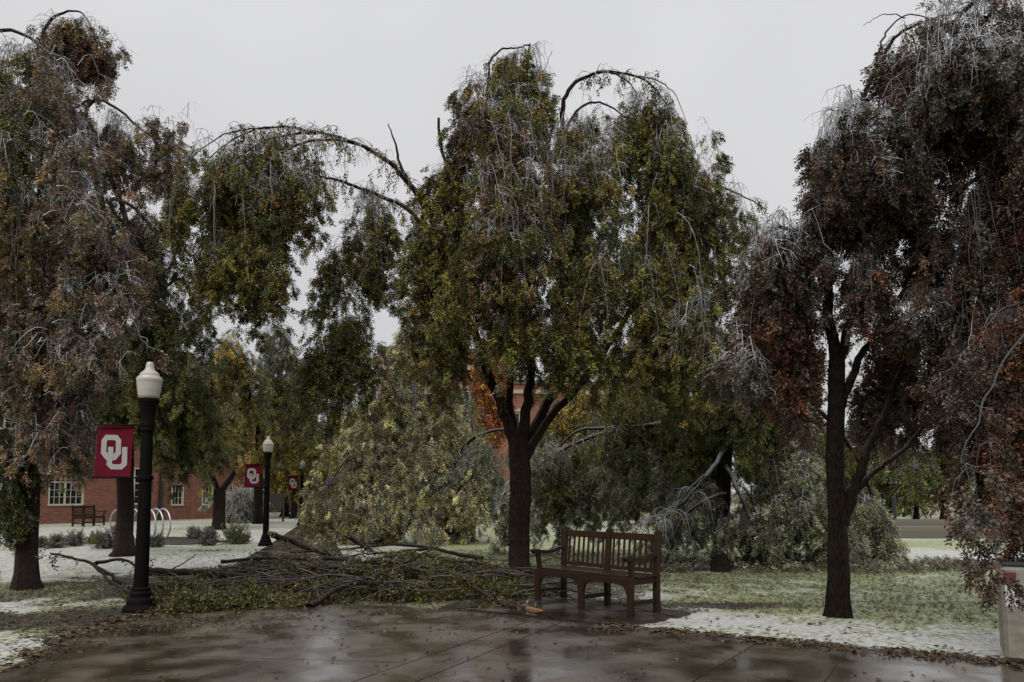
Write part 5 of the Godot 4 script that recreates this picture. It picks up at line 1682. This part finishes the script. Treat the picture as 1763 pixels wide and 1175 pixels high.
	lattice(d, [[Vector3(3.73, 4.95, -8.90), Vector3(4.39, 5.88, -8.10), 190], [Vector3(4.46, 5.63, -8.00), Vector3(5.02, 6.04, -7.20), 160], [Vector3(3.80, 4.83, -8.60), Vector3(4.44, 5.06, -7.90), 40], [Vector3(4.58, 3.38, -8.80), Vector3(4.79, 3.76, -8.20), 34], [Vector3(2.84, 4.20, -9.00), Vector3(3.42, 4.66, -8.50), 40], [Vector3(2.53, 2.87, -9.00), Vector3(2.92, 3.36, -8.70), 16], [Vector3(4.73, 2.34, -8.00), Vector3(4.99, 3.19, -7.40), 24]], "dark")
	blobs(d, [
		[Vector3(3.86, 5.98, -8.80), Vector3(4.49, 6.20, -8.80), 0.48, 1.99, 75, "dark", 1.0],
		[Vector3(3.60, 5.24, -8.90), Vector3(4.30, 5.31, -8.90), 0.48, 2.22, 70, "dark", 0.8],
		[Vector3(3.05, 4.63, -9.20), Vector3(3.63, 4.70, -9.20), 0.38, 2.29, 62, "rust", 0.5],
		[Vector3(2.93, 4.15, -9.30), Vector3(3.36, 4.22, -9.30), 0.36, 1.97, 62, "rust", 0.4],
		[Vector3(3.16, 3.47, -9.20), Vector3(3.51, 3.47, -9.20), 0.38, 1.39, 50, "rust", 0.1],
		[Vector3(4.90, 3.58, -9.70), Vector3(5.49, 3.58, -9.70), 0.44, 1.24, 50, "rust", 0.15],
		[Vector3(4.97, 2.90, -9.20), Vector3(5.46, 2.97, -9.20), 0.38, 1.18, 55, "dark", 0.1],
		[Vector3(4.06, 6.63, -8.80), Vector3(4.51, 6.56, -8.80), 0.27, 0.80, 16, "dark", 0.8],
		[Vector3(4.71, 5.00, -9.20), Vector3(5.26, 4.63, -9.20), 0.42, 1.74, 50, "dark", 0.5],
		[Vector3(4.15, 5.37, -9.20), Vector3(4.86, 5.14, -9.20), 0.42, 2.08, 50, "dark", 0.4],
		[Vector3(4.45, 2.82, -9.60), Vector3(5.11, 2.82, -9.60), 0.43, 1.09, 50, "dark", 0.1],
		[Vector3(3.36, 4.08, -9.30), Vector3(3.65, 4.15, -9.30), 0.32, 1.75, 40, "rust", 0.2],
		[Vector3(3.89, 4.18, -8.70), Vector3(4.29, 4.25, -8.70), 0.33, 1.05, 30, "rust", 0.7],
	])
	crown_end(d)
	# the tree whose trunk stands out of view on the right
	var e := crown_begin("overhanging_tree", "dark iced tree overhanging the right edge of the view", Vector3(7.4, 0, -8.6))
	e.bark = d.bark
	limb(e, "trunk", [Vector3(7.4, -0.02, -8.6), Vector3(7.4, 1.5, -8.6), Vector3(7.35, 3.0, -8.55)], 0.17, 0.12, 14, 0.0, 0.35)
	limb(e, "limb", [Vector3(7.37, 2.8, -8.55), Vector3(6.59, 4.98, -8.30), Vector3(6.20, 6.29, -8.00), Vector3(5.79, 6.96, -8.00), Vector3(5.21, 6.89, -8.00), Vector3(4.82, 6.56, -8.00)], 0.09, 0.02, 9, 0.5)
	limb(e, "limb", [Vector3(7.37, 2.6, -8.55), Vector3(6.12, 3.76, -8.20), Vector3(5.46, 4.53, -8.00), Vector3(5.11, 4.85, -8.00), Vector3(4.72, 4.59, -8.00)], 0.07, 0.02, 9, 0.5)
	limb(e, "limb", [Vector3(7.39, 2.0, -8.57), Vector3(5.76, 2.84, -7.40), Vector3(5.08, 3.19, -7.20), Vector3(4.56, 3.14, -7.00), Vector3(4.27, 2.85, -6.90)], 0.035, 0.008, 9, 0.2)
	e.dens = 1.05
	e.size = 0.85
	blobs(e, [
		[Vector3(4.63, 6.76, -8.00), Vector3(5.47, 6.96, -8.00), 0.57, 2.42, 80, "dark", 0.9],
		[Vector3(4.86, 6.04, -7.70), Vector3(5.54, 6.11, -7.70), 0.49, 2.79, 90, "dark", 0.7],
		[Vector3(4.78, 4.59, -8.00), Vector3(5.41, 4.66, -8.00), 0.54, 1.99, 80, "dark", 0.5],
		[Vector3(4.63, 3.14, -7.20), Vector3(5.08, 3.14, -7.20), 0.35, 1.79, 70, "rust", 0.4],
		[Vector3(4.21, 2.74, -6.90), Vector3(4.43, 2.96, -6.90), 0.16, 1.77, 26, "dark", 0.1],
		[Vector3(4.26, 2.23, -6.60), Vector3(4.61, 2.28, -6.60), 0.22, 1.39, 110, "rust", 0.05],
		[Vector3(4.54, 2.96, -6.90), Vector3(4.86, 2.96, -6.90), 0.26, 1.35, 60, "rust", 0.1],
		[Vector3(4.51, 6.46, -8.40), Vector3(5.05, 6.67, -8.40), 0.38, 1.65, 60, "dark", 0.8],
		[Vector3(4.95, 5.79, -8.30), Vector3(5.48, 5.92, -8.30), 0.44, 1.88, 60, "dark", 0.4],
		[Vector3(4.59, 5.95, -8.60), Vector3(4.86, 6.09, -8.60), 0.32, 1.49, 40, "dark", 0.7],
		[Vector3(4.86, 2.90, -8.40), Vector3(5.38, 2.97, -8.40), 0.38, 1.39, 60, "dark", 0.1],
		[Vector3(4.29, 2.01, -7.00), Vector3(4.55, 2.01, -7.00), 0.21, 1.06, 40, "dark", 0.05],
		[Vector3(4.53, 3.63, -8.20), Vector3(5.03, 3.50, -8.20), 0.37, 1.55, 40, "dark", 0.5],
		[Vector3(5.44, 4.68, -7.60), Vector3(5.73, 4.56, -7.60), 0.46, 2.58, 60, "rust", 0.3],
		[Vector3(6.19, 6.08, -8.10), Vector3(6.45, 5.22, -8.10), 0.61, 2.57, 60, "dark", 0.4],
		[Vector3(6.46, 4.15, -8.20), Vector3(6.81, 3.76, -8.20), 0.62, 1.86, 60, "rust", 0.2],
	])
	limb(e, "limb", [Vector3(5.40, 3.03, -7.20), Vector3(4.65, 2.99, -6.60), Vector3(3.76, 2.44, -5.80), Vector3(3.15, 1.90, -5.20), Vector3(2.92, 1.62, -5.00)], 0.016, 0.004, 6, 0.2)
	for q in [[Vector3(3.35, 2.11, -5.60), 300], [Vector3(2.92, 1.62, -5.00), 150], [Vector3(2.94, 1.62, -5.00), 185], [Vector3(3.47, 1.81, -5.60), 210]]:
		one_strand(e, q[0], Vector3(0.6, 0, 0.2), 0.15, q[1] / 1325.0 * 6.4, "dark", 0.3, 0.0)
	crown_end(e)


func round_tree(called: String, label: String, at: Vector3, h: float, w: float, pal: String, n: int, sz: float, ice := 0.2, low := 0.25) -> void:
	# a smaller tree farther off, its crown of hanging tufts in several clumps
	var c := crown_begin(called, label, at, "tree")
	c.size = sz
	c.leafs = 1.0
	c.tuftn = 4
	limb(c, "trunk", [at, at + Vector3(0.05, h * 0.2, 0), at + Vector3(-0.05, h * 0.45, 0.05), at + Vector3(0.1, h * 0.85, 0)], h * 0.035, h * 0.01, 9, 0.0, 0.3)
	for k in n:
		var a := rng.randf() * TAU
		var q := sqrt(rng.randf())
		var p := at + Vector3(cos(a) * w * 0.36 * q, h * (0.95 - 0.38 * q * q) - rng.randf() * h * 0.12, sin(a) * w * 0.36 * q)
		var drop := (p.y - at.y) - h * low * rng.randf_range(0.8, 1.3)
		hang(c, p, p + Vector3(rng.randf_range(-0.3, 0.3), 0, rng.randf_range(-0.3, 0.3)), w * 0.2, maxf(drop, 0.4), 9, pal, ice)
	crown_end(c)


func far_trees() -> void:
	var rows := [
		["far_tree", "dark green rounded tree on the far right lawn, nearest the rust trunk", Vector3(19.40, 0.00, -39.61), 5.4, 5.0, "green", 16, 2.0],
		["far_tree", "second dark green rounded tree on the far right lawn", Vector3(22.06, 0.00, -42.25), 5.0, 4.8, "green", 16, 2.0],
		["far_tree", "dark tree with a thin pale trunk at the right of the far lawn", Vector3(23.55, 0.00, -42.25), 5.6, 4.8, "olive", 15, 2.0],
		["far_tree", "small reddish brown tree seen between the hanging boughs over the bench", Vector3(5.91, 0.00, -36.58), 3.4, 2.6, "rust", 9, 1.7],
		["far_tree", "small brown tree left of the reddish one beyond the bench", Vector3(6.11, 0.00, -43.20), 3.8, 3.2, "brown", 9, 2.0],
		["autumn_tree", "orange autumn tree behind the main trunk's left fork", Vector3(-1.37, 0.00, -46.36), 13.0, 3.4, "red", 12, 2.2],
		["autumn_tree", "yellow and red autumn tree under the stone window of the tall building", Vector3(3.99, 0.00, -51.35), 10.5, 6.0, "gold", 20, 2.4],
		["far_tree", "golden green tree behind the third lamp post", Vector3(-13.09, 0.00, -46.36), 6.2, 6.0, "gold", 14, 2.2],
		["far_tree", "tall green tree behind the end of the walk", Vector3(-14.32, 0.00, -59.36), 9.5, 7.5, "green", 16, 2.6],
		["far_tree", "broad green tree between the second and third lamp posts", Vector3(-14.68, 0.00, -50.01), 8.2, 6.5, "olive", 16, 2.4],
		["far_tree", "pale frosted tree at the far left of the tall building", Vector3(-9.06, 0.00, -50.01), 9.0, 7.0, "pale", 18, 2.4],
		["far_tree", "frosted green tree behind the collapsed pale tree", Vector3(-4.48, 0.00, -42.25), 9.2, 6.0, "frost", 18, 2.2],
		["far_tree", "grey green tree behind the main trunk", Vector3(1.69, 0.00, -46.36), 5.6, 5.4, "frost", 14, 2.2],
		["far_tree", "dark tree behind the broken tree, left of its trunk", Vector3(10.38, 0.00, -46.36), 7.8, 6.0, "green", 16, 2.2],
		["far_tree", "dark tree behind the broken tree, right of its trunk", Vector3(15.59, 0.00, -46.36), 8.0, 6.5, "green", 16, 2.2],
		["far_tree", "dark tree behind the rust tree's trunk", Vector3(17.37, 0.00, -42.25), 6.4, 5.0, "green", 14, 2.1],
		["far_tree", "dark green tree at the far right beyond the cabinet", Vector3(28.98, 0.00, -46.36), 6.0, 5.5, "green", 14, 2.2],
		["far_tree", "tall yellowing tree in front of the tall brick building's right end", Vector3(7.25, 0.00, -47.51), 11.5, 7.0, "olive", 22, 2.2],
		["far_tree", "pale wispy little tree beside the trunk on the far right lawn", Vector3(25.30, 0.00, -50.01), 2.4, 1.6, "pale", 5, 1.8],
	]
	for r in rows:
		round_tree(r[0], r[1], r[2], r[3], r[4], r[5], r[6], r[7], 0.3, 0.12 if r[3] < 6.5 else 0.2)
	var fb := crown_begin("frosted_bush", "tangled pale frosted bush between the forked olive tree and the second lamp post", Vector3(-15.21, 0.00, -43.20), "bush")
	fb.size = 1.5
	fb.frost = 0.7
	blobs(fb, [[Vector3(-14.93, 1.48, -40.00), Vector3(-13.29, 1.78, -40.00), 0.91, 1.51, 60, "frost", 0.9], [Vector3(-14.43, 0.74, -39.50), Vector3(-13.39, 0.89, -39.50), 0.95, 0.78, 40, "frost", 0.9]])
	lattice(fb, [[Vector3(-15.05, 0.43, -40.00), Vector3(-12.49, 1.90, -38.00), 60]], "frost")
	crown_end(fb)
	for q in [[Vector3(-8.60, 0.00, -46.36), 1.9, 0.05, "thin grey post standing beyond the collapsed pale tree", Color(0.16, 0.16, 0.16)], [Vector3(17.41, 0.00, -35.23), 1.3, 0.09, "short dark post on the far right lawn", Color(0.012, 0.012, 0.014)]]:
		var pt := thing("post", q[3], "post", q[0])
		var pb := MB.new()
		pb.lathe(PackedVector2Array([Vector2(q[2] * 1.6, -0.1), Vector2(q[2] * 1.6, 0.06), Vector2(q[2], 0.08), Vector2(q[2], q[1]), Vector2(q[2] * 0.6, q[1] + 0.04), Vector2(0.0, q[1] + 0.05)]), 12)
		part("shaft", pb.mesh(), plain(q[4], 0.5), pt)
	# the wooded horizon: one mass
	var c := Crown.new()
	c.size = 5.0
	for k in 5200:
		var x := rng.randf_range(-130, 130)
		var z := -112.0 - rng.randf() * 22.0
		var h := 4.0 + 2.5 * sin(x * 0.11) + 1.5 * sin(x * 0.31 + 1.0)
		leaf_dir(c, Vector3(x, h * pow(rng.randf(), 0.8) + 0.3, z), Vector3(0, -1, 0), pick(c, ["green", "frost", "olive"][rng.randi() % 3], Vector3(x, 0, z) * 0.2, 0.0))
	var o := scatter("distant_woods", spray, M.leaf, c.xf, c.cols, self)
	o.set_meta("label", "low band of distant woods along the horizon")
	o.set_meta("category", "woods")

# ---------------------------------------------------------------- fallen boughs

func fallen(label: String, p: Array, r0: float, r1: float, pal: String, nsub: int, spread: float, leaves: float, torn := 0.0, forks: Array = []) -> void:
	var at: Vector3 = p[0]
	var c := crown_begin("fallen_branch", label, Vector3(at.x, 0, at.z), "fallen branch", "fallen branches heaped on the walk")
	c.bark = Color(0.045, 0.028, 0.021)
	limb(c, "stem", p, r0 * 1.15, r1, 8, 0.07)
	for f in forks:
		limb(c, "fork", f, r0 * 0.75, r1 * 0.8, 7, 0.07)
	if torn > 0.0:
		var b := MB.new()
		var d := ((p[0] as Vector3) - (p[1] as Vector3)).normalized()
		var o: Vector3 = p[0] - c.base
		for k in 5:
			var sd := Vector3(rng.randf_range(-1, 1), rng.randf_range(-0.6, 1), rng.randf_range(-1, 1)) * r0 * 0.55
			b.tube(PackedVector3Array([o - d * 0.06 + sd, o + d * torn * 0.5 + sd * 0.8, o + d * torn * rng.randf_range(0.7, 1.1) + sd * 0.5]), PackedFloat32Array([r0 * 0.6, r0 * 0.42, 0.004]), 5, Color.WHITE)
		part("torn_end", b.mesh(), M.break_wood, c.node)
	var lines := [p] + forks
	for k in nsub:
		var ln: Array = lines[rng.randi() % lines.size()]
		var pts := smooth_path(ln)
		var q := pow(rng.randf(), 0.7)
		var i := mini(int(q * (pts.size() - 1)), pts.size() - 2)
		var a := pts[i]
		var dir := (pts[i + 1] - pts[i]).normalized()
		var sd := Vector3(rng.randf_range(-1, 1), rng.randf_range(-0.35, 0.2), rng.randf_range(-1, 1)).normalized()
		var l := spread * rng.randf_range(0.4, 1.0)
		var sub := PackedVector3Array()
		var rs := PackedFloat32Array()
		for j in 6:
			var s := j / 5.0
			var w := a + dir * l * s * 0.8 + sd * l * s * (1.0 - s * 0.3) + Vector3(rng.randf_range(-0.04, 0.04), 0, rng.randf_range(-0.04, 0.04))
			w.y = maxf(0.03, w.y - l * 0.3 * s * s)
			sub.append(w)
			rs.append(0.009 * (1.0 - s * 0.8))
		c.tw.tube(sub, rs, 4, c.bark, 0.08)
		for j in 5:
			for m in int(leaves * 1.5 + rng.randf()):
				var w := sub[j].lerp(sub[j + 1], rng.randf()) + Vector3(rng.randf_range(-0.12, 0.12), rng.randf_range(-0.04, 0.05), rng.randf_range(-0.12, 0.12))
				w.y = maxf(0.03, w.y)
				leaf_dir(c, w, Vector3(rng.randf_range(-1, 1), rng.randf_range(-0.7, 0.3), rng.randf_range(-1, 1)), pick(c, pal, w, rng.randf_range(-0.2, 0.2)), 0.75)
	crown_end(c)


func heap(called: String, label: String, spots: Array, pal: String, sz := 1.0) -> void:
	# leafy twigs piled low: nobody could count them
	var c := Crown.new()
	c.size = sz * 0.72
	for s in spots:
		for k in int(s[4]):
			var a := rng.randf() * TAU
			var q := sqrt(rng.randf())
			var x: float = s[0] + cos(a) * s[2] * q
			var z: float = s[1] + sin(a) * s[3] * q
			var y: float = 0.03 + s[5] * (1.0 - q * q) * pow(rng.randf(), 0.6)
			y *= 0.6 + 0.5 * (patch.get_noise_3d(x * 3.0, 5, z * 3.0) + 0.5)
			var w := Vector3(x, y, z)
			leaf_dir(c, w, Vector3(rng.randf_range(-1, 1), rng.randf_range(-0.6, 0.5), rng.randf_range(-1, 1)), pick(c, pal, w, rng.randf_range(-0.2, 0.2)))
	var o := scatter(called, spray, M.leaf, c.xf, c.cols, self)
	total += c.xf.size()
	o.set_meta("label", label)
	o.set_meta("category", "leaves")


func fallen_boughs() -> void:
	fallen("dark forked branch reaching left past the nearest lamp post", [Vector3(-4.58, 0.02, -10.60), Vector3(-5.06, 0.10, -10.60), Vector3(-5.46, 0.32, -10.60), Vector3(-5.76, 0.47, -10.70), Vector3(-6.14, 0.55, -10.80), Vector3(-6.48, 0.60, -10.90)], 0.04, 0.012, "heap", 8, 0.4, 0.3, 0.0, [[Vector3(-5.76, 0.47, -10.70), Vector3(-5.45, 0.27, -10.50), Vector3(-5.24, 0.19, -10.40), Vector3(-5.01, 0.12, -10.30)], [Vector3(-5.72, 0.48, -10.70), Vector3(-5.51, 0.50, -11.00), Vector3(-5.27, 0.31, -11.20), Vector3(-4.98, 0.25, -11.30)]])
	fallen("long thick dark branch lying right of the nearest lamp post", [Vector3(-5.56, 0.26, -11.80), Vector3(-5.02, 0.23, -12.00), Vector3(-4.31, 0.19, -12.00), Vector3(-3.62, 0.12, -11.80), Vector3(-3.12, 0.09, -11.60)], 0.06, 0.03, "heap", 22, 0.8, 0.7)
	fallen("dark straight branch at the back left of the heap", [Vector3(-4.93, 0.10, -12.00), Vector3(-4.27, 0.20, -12.40), Vector3(-3.40, 0.23, -12.60), Vector3(-2.69, 0.22, -12.80)], 0.05, 0.02, "heap", 16, 0.7, 0.6)
	fallen("low dark branch along the front left of the heap", [Vector3(-4.82, 0.05, -10.60), Vector3(-3.95, 0.08, -10.60), Vector3(-3.20, 0.10, -10.70), Vector3(-2.45, 0.16, -10.90)], 0.042, 0.015, "heap", 22, 0.7, 0.8, 0.0, [[Vector3(-3.95, 0.08, -10.60), Vector3(-3.34, 0.05, -10.40), Vector3(-2.64, 0.06, -10.40)]])
	fallen("thick brown branch with a broken end propped at the back of the heap", [Vector3(-4.64, 0.65, -15.00), Vector3(-4.28, 0.53, -15.00), Vector3(-3.83, 0.38, -14.80), Vector3(-3.40, 0.30, -14.60), Vector3(-2.90, 0.20, -14.40)], 0.06, 0.03, "heap", 8, 0.6, 0.4, 0.12)
	fallen("short stub with an orange broken end rising from the heap", [Vector3(-3.02, 0.66, -14.20), Vector3(-2.83, 0.55, -14.20), Vector3(-2.53, 0.40, -14.00)], 0.045, 0.03, "heap", 4, 0.4, 0.4, 0.1)
	fallen("long arching grey branch along the back of the heap", [Vector3(-0.52, 0.30, -13.60), Vector3(-0.94, 0.36, -13.80), Vector3(-1.48, 0.46, -14.00), Vector3(-2.14, 0.51, -14.20), Vector3(-2.99, 0.43, -14.20), Vector3(-4.05, 0.36, -14.20)], 0.045, 0.012, "frost", 20, 0.8, 0.4, 0.0, [[Vector3(-1.48, 0.46, -14.00), Vector3(-1.96, 0.42, -13.70), Vector3(-2.64, 0.38, -13.50), Vector3(-3.09, 0.33, -13.30)]])
	fallen("forked branch with a cut foot pointing at the paving in front of the heap", [Vector3(-2.51, 0.03, -9.70), Vector3(-2.34, 0.16, -10.10), Vector3(-2.10, 0.26, -10.40), Vector3(-1.83, 0.33, -10.60), Vector3(-1.49, 0.47, -11.00), Vector3(-1.17, 0.62, -11.50)], 0.042, 0.012, "heap", 26, 0.8, 0.7, 0.0, [[Vector3(-2.17, 0.24, -10.35), Vector3(-1.73, 0.24, -10.50), Vector3(-1.27, 0.26, -10.60), Vector3(-0.87, 0.34, -10.90)]])
	fallen("branch with a long orange torn end lying before the bench", [Vector3(0.17, 0.04, -9.45), Vector3(-0.10, 0.07, -9.65), Vector3(-0.39, 0.15, -10.20), Vector3(-0.70, 0.26, -10.90), Vector3(-0.99, 0.35, -11.40)], 0.04, 0.014, "heap", 18, 0.7, 0.6, 0.42)
	fallen("thin bare twiggy branch on the ground below the torn branch", [Vector3(-0.82, 0.03, -9.75), Vector3(-0.51, 0.04, -9.60), Vector3(-0.15, 0.05, -9.70), Vector3(0.14, 0.07, -9.90)], 0.018, 0.006, "heap", 10, 0.4, 0.2)
	fallen("bough with dark leaves pushed against the foot of the main trunk", [Vector3(-1.65, 0.21, -12.20), Vector3(-1.14, 0.33, -12.60), Vector3(-0.58, 0.31, -12.60), Vector3(0.08, 0.17, -12.20)], 0.035, 0.012, "heap", 34, 0.8, 1.0)
	fallen("leafy branch in the middle of the heap under the forked one", [Vector3(-3.29, 0.13, -11.00), Vector3(-2.73, 0.25, -11.40), Vector3(-2.16, 0.41, -12.00), Vector3(-1.68, 0.47, -12.40)], 0.04, 0.014, "heap", 44, 1.0, 1.1)
	fallen("leafy branch at the left of the heap behind the dark straight one", [Vector3(-5.02, 0.13, -11.60), Vector3(-4.33, 0.12, -11.60), Vector3(-3.79, 0.18, -11.80), Vector3(-3.40, 0.30, -12.60)], 0.04, 0.012, "heap", 36, 0.8, 0.9)
	fallen("thin straight stick leaning up at the left rim of the heap", [Vector3(-6.09, 0.06, -13.80), Vector3(-6.00, 0.17, -14.20), Vector3(-6.01, 0.29, -14.80)], 0.015, 0.008, "heap", 2, 0.2, 0.1)
	fallen("pale iced branch on the grass left of the broken tree", [Vector3(3.40, -0.10, -14.80), Vector3(3.90, 0.05, -15.00), Vector3(4.34, -0.02, -14.60), Vector3(4.81, -0.06, -14.40)], 0.03, 0.01, "frost", 24, 0.7, 0.7)
	fallen("iced branch with forked white twigs under the broken tree", [Vector3(5.25, 0.33, -15.00), Vector3(5.45, 0.12, -14.80), Vector3(5.78, -0.00, -14.40), Vector3(6.42, -0.00, -14.40)], 0.035, 0.01, "frost", 28, 0.7, 0.7, 0.0, [[Vector3(5.25, 0.33, -15.00), Vector3(5.21, 0.09, -14.60), Vector3(5.24, -0.06, -14.40)]])
	fallen("pale iced branch lying right of the rust tree's trunk", [Vector3(6.32, -0.00, -14.40), Vector3(6.95, 0.03, -14.60), Vector3(7.60, 0.01, -14.80)], 0.03, 0.01, "frost", 22, 0.6, 0.6)
	var patches := []
	for k in 46:
		var x := rng.randf_range(-5.0, 0.2)
		var z := -10.0 - 4.6 * rng.randf()
		if z > -10.6 - maxf(0.0, x + 1.4) * 0.5 - maxf(0.0, -x - 3.6) * -0.3:
			z -= 0.7
		patches.append([x, z, rng.randf_range(0.25, 0.75), rng.randf_range(0.2, 0.5), rng.randf_range(150, 380), rng.randf_range(0.015, 0.10)])
	patches.append([-3.6, -9.85, 1.0, 0.4, 1100, 0.13])
	patches.append([-4.0, -9.6, 0.5, 0.3, 500, 0.18])
	patches.append([-1.4, -10.7, 1.2, 0.35, 900, 0.14])
	for q in [[Vector3(-5.29, 0.16, -10.90), Vector3(-4.51, 0.12, -11.00), Vector3(-3.80, 0.15, -11.30), "dark bough crossing the heap low behind the lamp post"], [Vector3(-3.46, 0.05, -10.10), Vector3(-2.89, 0.10, -10.20), Vector3(-2.19, 0.05, -10.10), "short dark stick along the front rim of the heap"], [Vector3(-1.92, 0.09, -10.70), Vector3(-1.30, 0.14, -10.80), Vector3(-0.65, 0.07, -10.70), "thin grey stick right of the forked branch"], [Vector3(-2.98, 0.41, -12.40), Vector3(-2.07, 0.35, -12.00), Vector3(-1.24, 0.26, -11.80), "grey stick slanting down across the middle of the heap"], [Vector3(-1.79, 0.44, -13.20), Vector3(-0.98, 0.33, -12.90), Vector3(-0.29, 0.20, -12.40), "dark stick slanting towards the main trunk"], [Vector3(-4.79, 0.32, -12.80), Vector3(-4.09, 0.36, -13.00), Vector3(-3.12, 0.33, -13.00), "thin dark stick along the back rim of the heap"]]:
		fallen(q[3], [q[0], q[1], q[2]], 0.034, 0.012, "heap", 10, 0.5, 0.6)
	var tw := MB.new()
	for k in 170:
		var x := rng.randf_range(-5.2, 0.6)
		var z := rng.randf_range(-14.6, -10.2)
		var a := rng.randf_range(-0.5, 0.5) + (PI if rng.randf() < 0.5 else 0.0)
		var l := rng.randf_range(0.5, 1.7)
		var dir := Vector3(cos(a), 0, sin(a))
		var side := Vector3(-dir.z, 0, dir.x)
		var y := rng.randf_range(0.05, 0.22)
		var pts := smooth_path([Vector3(x, y, z), Vector3(x, y + rng.randf_range(-0.02, 0.12), z) + dir * l * 0.35 + side * rng.randf_range(-0.12, 0.12), Vector3(x, y + rng.randf_range(-0.04, 0.06), z) + dir * l * 0.7 + side * rng.randf_range(-0.2, 0.2), Vector3(x, maxf(0.03, y - 0.1), z) + dir * l + side * rng.randf_range(-0.3, 0.3)], 3)
		var rs := PackedFloat32Array()
		var r0 := rng.randf_range(0.006, 0.017)
		for j in pts.size():
			rs.append(r0 * (1.0 - 0.75 * j / float(pts.size() - 1)))
		tw.tube(pts, rs, 5, Color(0.024, 0.016, 0.012), 0.02)
	var th := struct("twig_heap", tw.mesh(), M.twig, "stuff")
	th.set_meta("label", "tangle of thin dark twigs among the heaped leaves on the walk")
	th.set_meta("category", "twigs")
	heap("leaf_heap", "heap of olive leafy twigs broken off over the walk", patches, "heap")
	var grey := []
	for k in 34:
		grey.append([rng.randf_range(2.6, 9.2), rng.randf_range(-16.8, -14.2), rng.randf_range(0.3, 0.9), rng.randf_range(0.15, 0.4), rng.randf_range(60, 170), rng.randf_range(0.02, 0.10)])
	heap("iced_leaf_debris", "grey iced leafy debris strewn on the grass under the broken tree", grey, "debris")


func _ready() -> void:
	rng.seed = 20201
	patch.seed = 11
	patch.frequency = 0.9
	patch.fractal_octaves = 2
	var cam := Camera3D.new()
	cam.name = "camera"
	cam.projection = Camera3D.PROJECTION_FRUSTUM
	cam.keep_aspect = Camera3D.KEEP_HEIGHT
	cam.near = 0.1
	cam.far = 900.0
	cam.size = 0.1 * 1175.0 / 1325.0
	cam.frustum_offset = Vector2(0, 0.1 * 150.0 / 1325.0)
	cam.position = Vector3(0, 1.42, 0)
	cam.rotation.x = atan(114.5 / 1325.0)
	add_child(cam)
	cam.current = true
	var env := Environment.new()
	env.background_mode = Environment.BG_SKY
	env.tonemap_mode = Environment.TONE_MAPPER_LINEAR
	env.tonemap_exposure = 1.4
	env.sdfgi_enabled = true
	env.ssao_enabled = true
	env.ssil_enabled = true
	var sm := ProceduralSkyMaterial.new()
	sm.sky_top_color = Color(0.59, 0.592, 0.604).linear_to_srgb()
	sm.sky_horizon_color = Color(0.373, 0.374, 0.386).linear_to_srgb()
	sm.sky_curve = 0.9
	sm.ground_bottom_color = Color(0.1, 0.1, 0.09).linear_to_srgb()
	sm.ground_horizon_color = Color(0.3, 0.3, 0.29).linear_to_srgb()
	# faint unevenness of the cloud deck
	var cl := noise_image(1024, 512, 0.006, 4, 61)
	cl.convert(Image.FORMAT_L8)
	var cd := cl.get_data()
	var ca := PackedByteArray()
	ca.resize(cd.size() * 4)
	for i in cd.size():
		ca[i * 4] = 255; ca[i * 4 + 1] = 255; ca[i * 4 + 2] = 255
		ca[i * 4 + 3] = int(clampf(cd[i] * 0.26, 0, 255))
	sm.sky_cover = tex(Image.create_from_data(1024, 512, false, Image.FORMAT_RGBA8, ca))
	sm.sky_cover_modulate = Color(0.55, 0.55, 0.56)
	var sky := Sky.new()
	sky.sky_material = sm
	env.sky = sky
	var we := WorldEnvironment.new()
	we.name = "world_environment"
	we.environment = env
	add_child(we)
	var sun := DirectionalLight3D.new()
	sun.name = "overcast_sun"
	sun.light_energy = 0.5
	sun.light_color = Color(1.0, 0.98, 0.95)
	sun.light_angular_distance = 50.0
	sun.shadow_enabled = true
	sun.sky_mode = DirectionalLight3D.SKY_MODE_LIGHT_ONLY
	sun.rotation_degrees = Vector3(-52, -24, 0)
	add_child(sun)
	make_materials()
	spray = make_spray()
	build_ground()
	build_brick_hall()
	build_far_hall()
	build_low_hall()
	main_tree()
	left_trees()
	mid_trees()
	right_trees()
	far_trees()
	var lamp := make_lamp("black lamp post nearest the camera with a white glass globe", Vector3(-4.50, 0.00, -9.46))
	var bn := make_banner("nearest and largest crimson banner with white interlocked letters", Vector3(-4.50, 0.00, -9.46))
	bn.rotation.y = -0.08
	var posts := [
		[Vector3(-6.88, 0.00, -21.66), "second black lamp post standing beside the walk", "crimson banner on the second lamp post"],
		[Vector3(-9.78, 0.00, -35.89), "third lamp post far along the walk, half hidden by foliage", "small crimson banner on the third lamp post"],
		[Vector3(-11.85, 0.00, -47.51), "farthest lamp post behind the collapsed pale tree", "tiny crimson banner on the farthest lamp post beside the pale leaves"],
	]
	for p in posts:
		dup(lamp, p[0], 0.0, p[1])
		dup(bn, p[0], -0.08, p[2])
	var bench := make_bench("dark wet slatted wooden bench in front of the main tree", Vector3(1.03, 0.036, -9.74), deg_to_rad(-49.6))
	dup(bench, Vector3(-19.3, 0, -35.3), deg_to_rad(86), "distant brown bench standing before the brick building's window")
	dup(bench, Vector3(-14.08, 0.00, -41.33), deg_to_rad(15), "small distant bench behind the second lamp post")
	make_rack()
	make_shrubs()
	make_bin()
	make_sign()
	fallen_boughs()
	build_grass()
	print("sprays ", total)
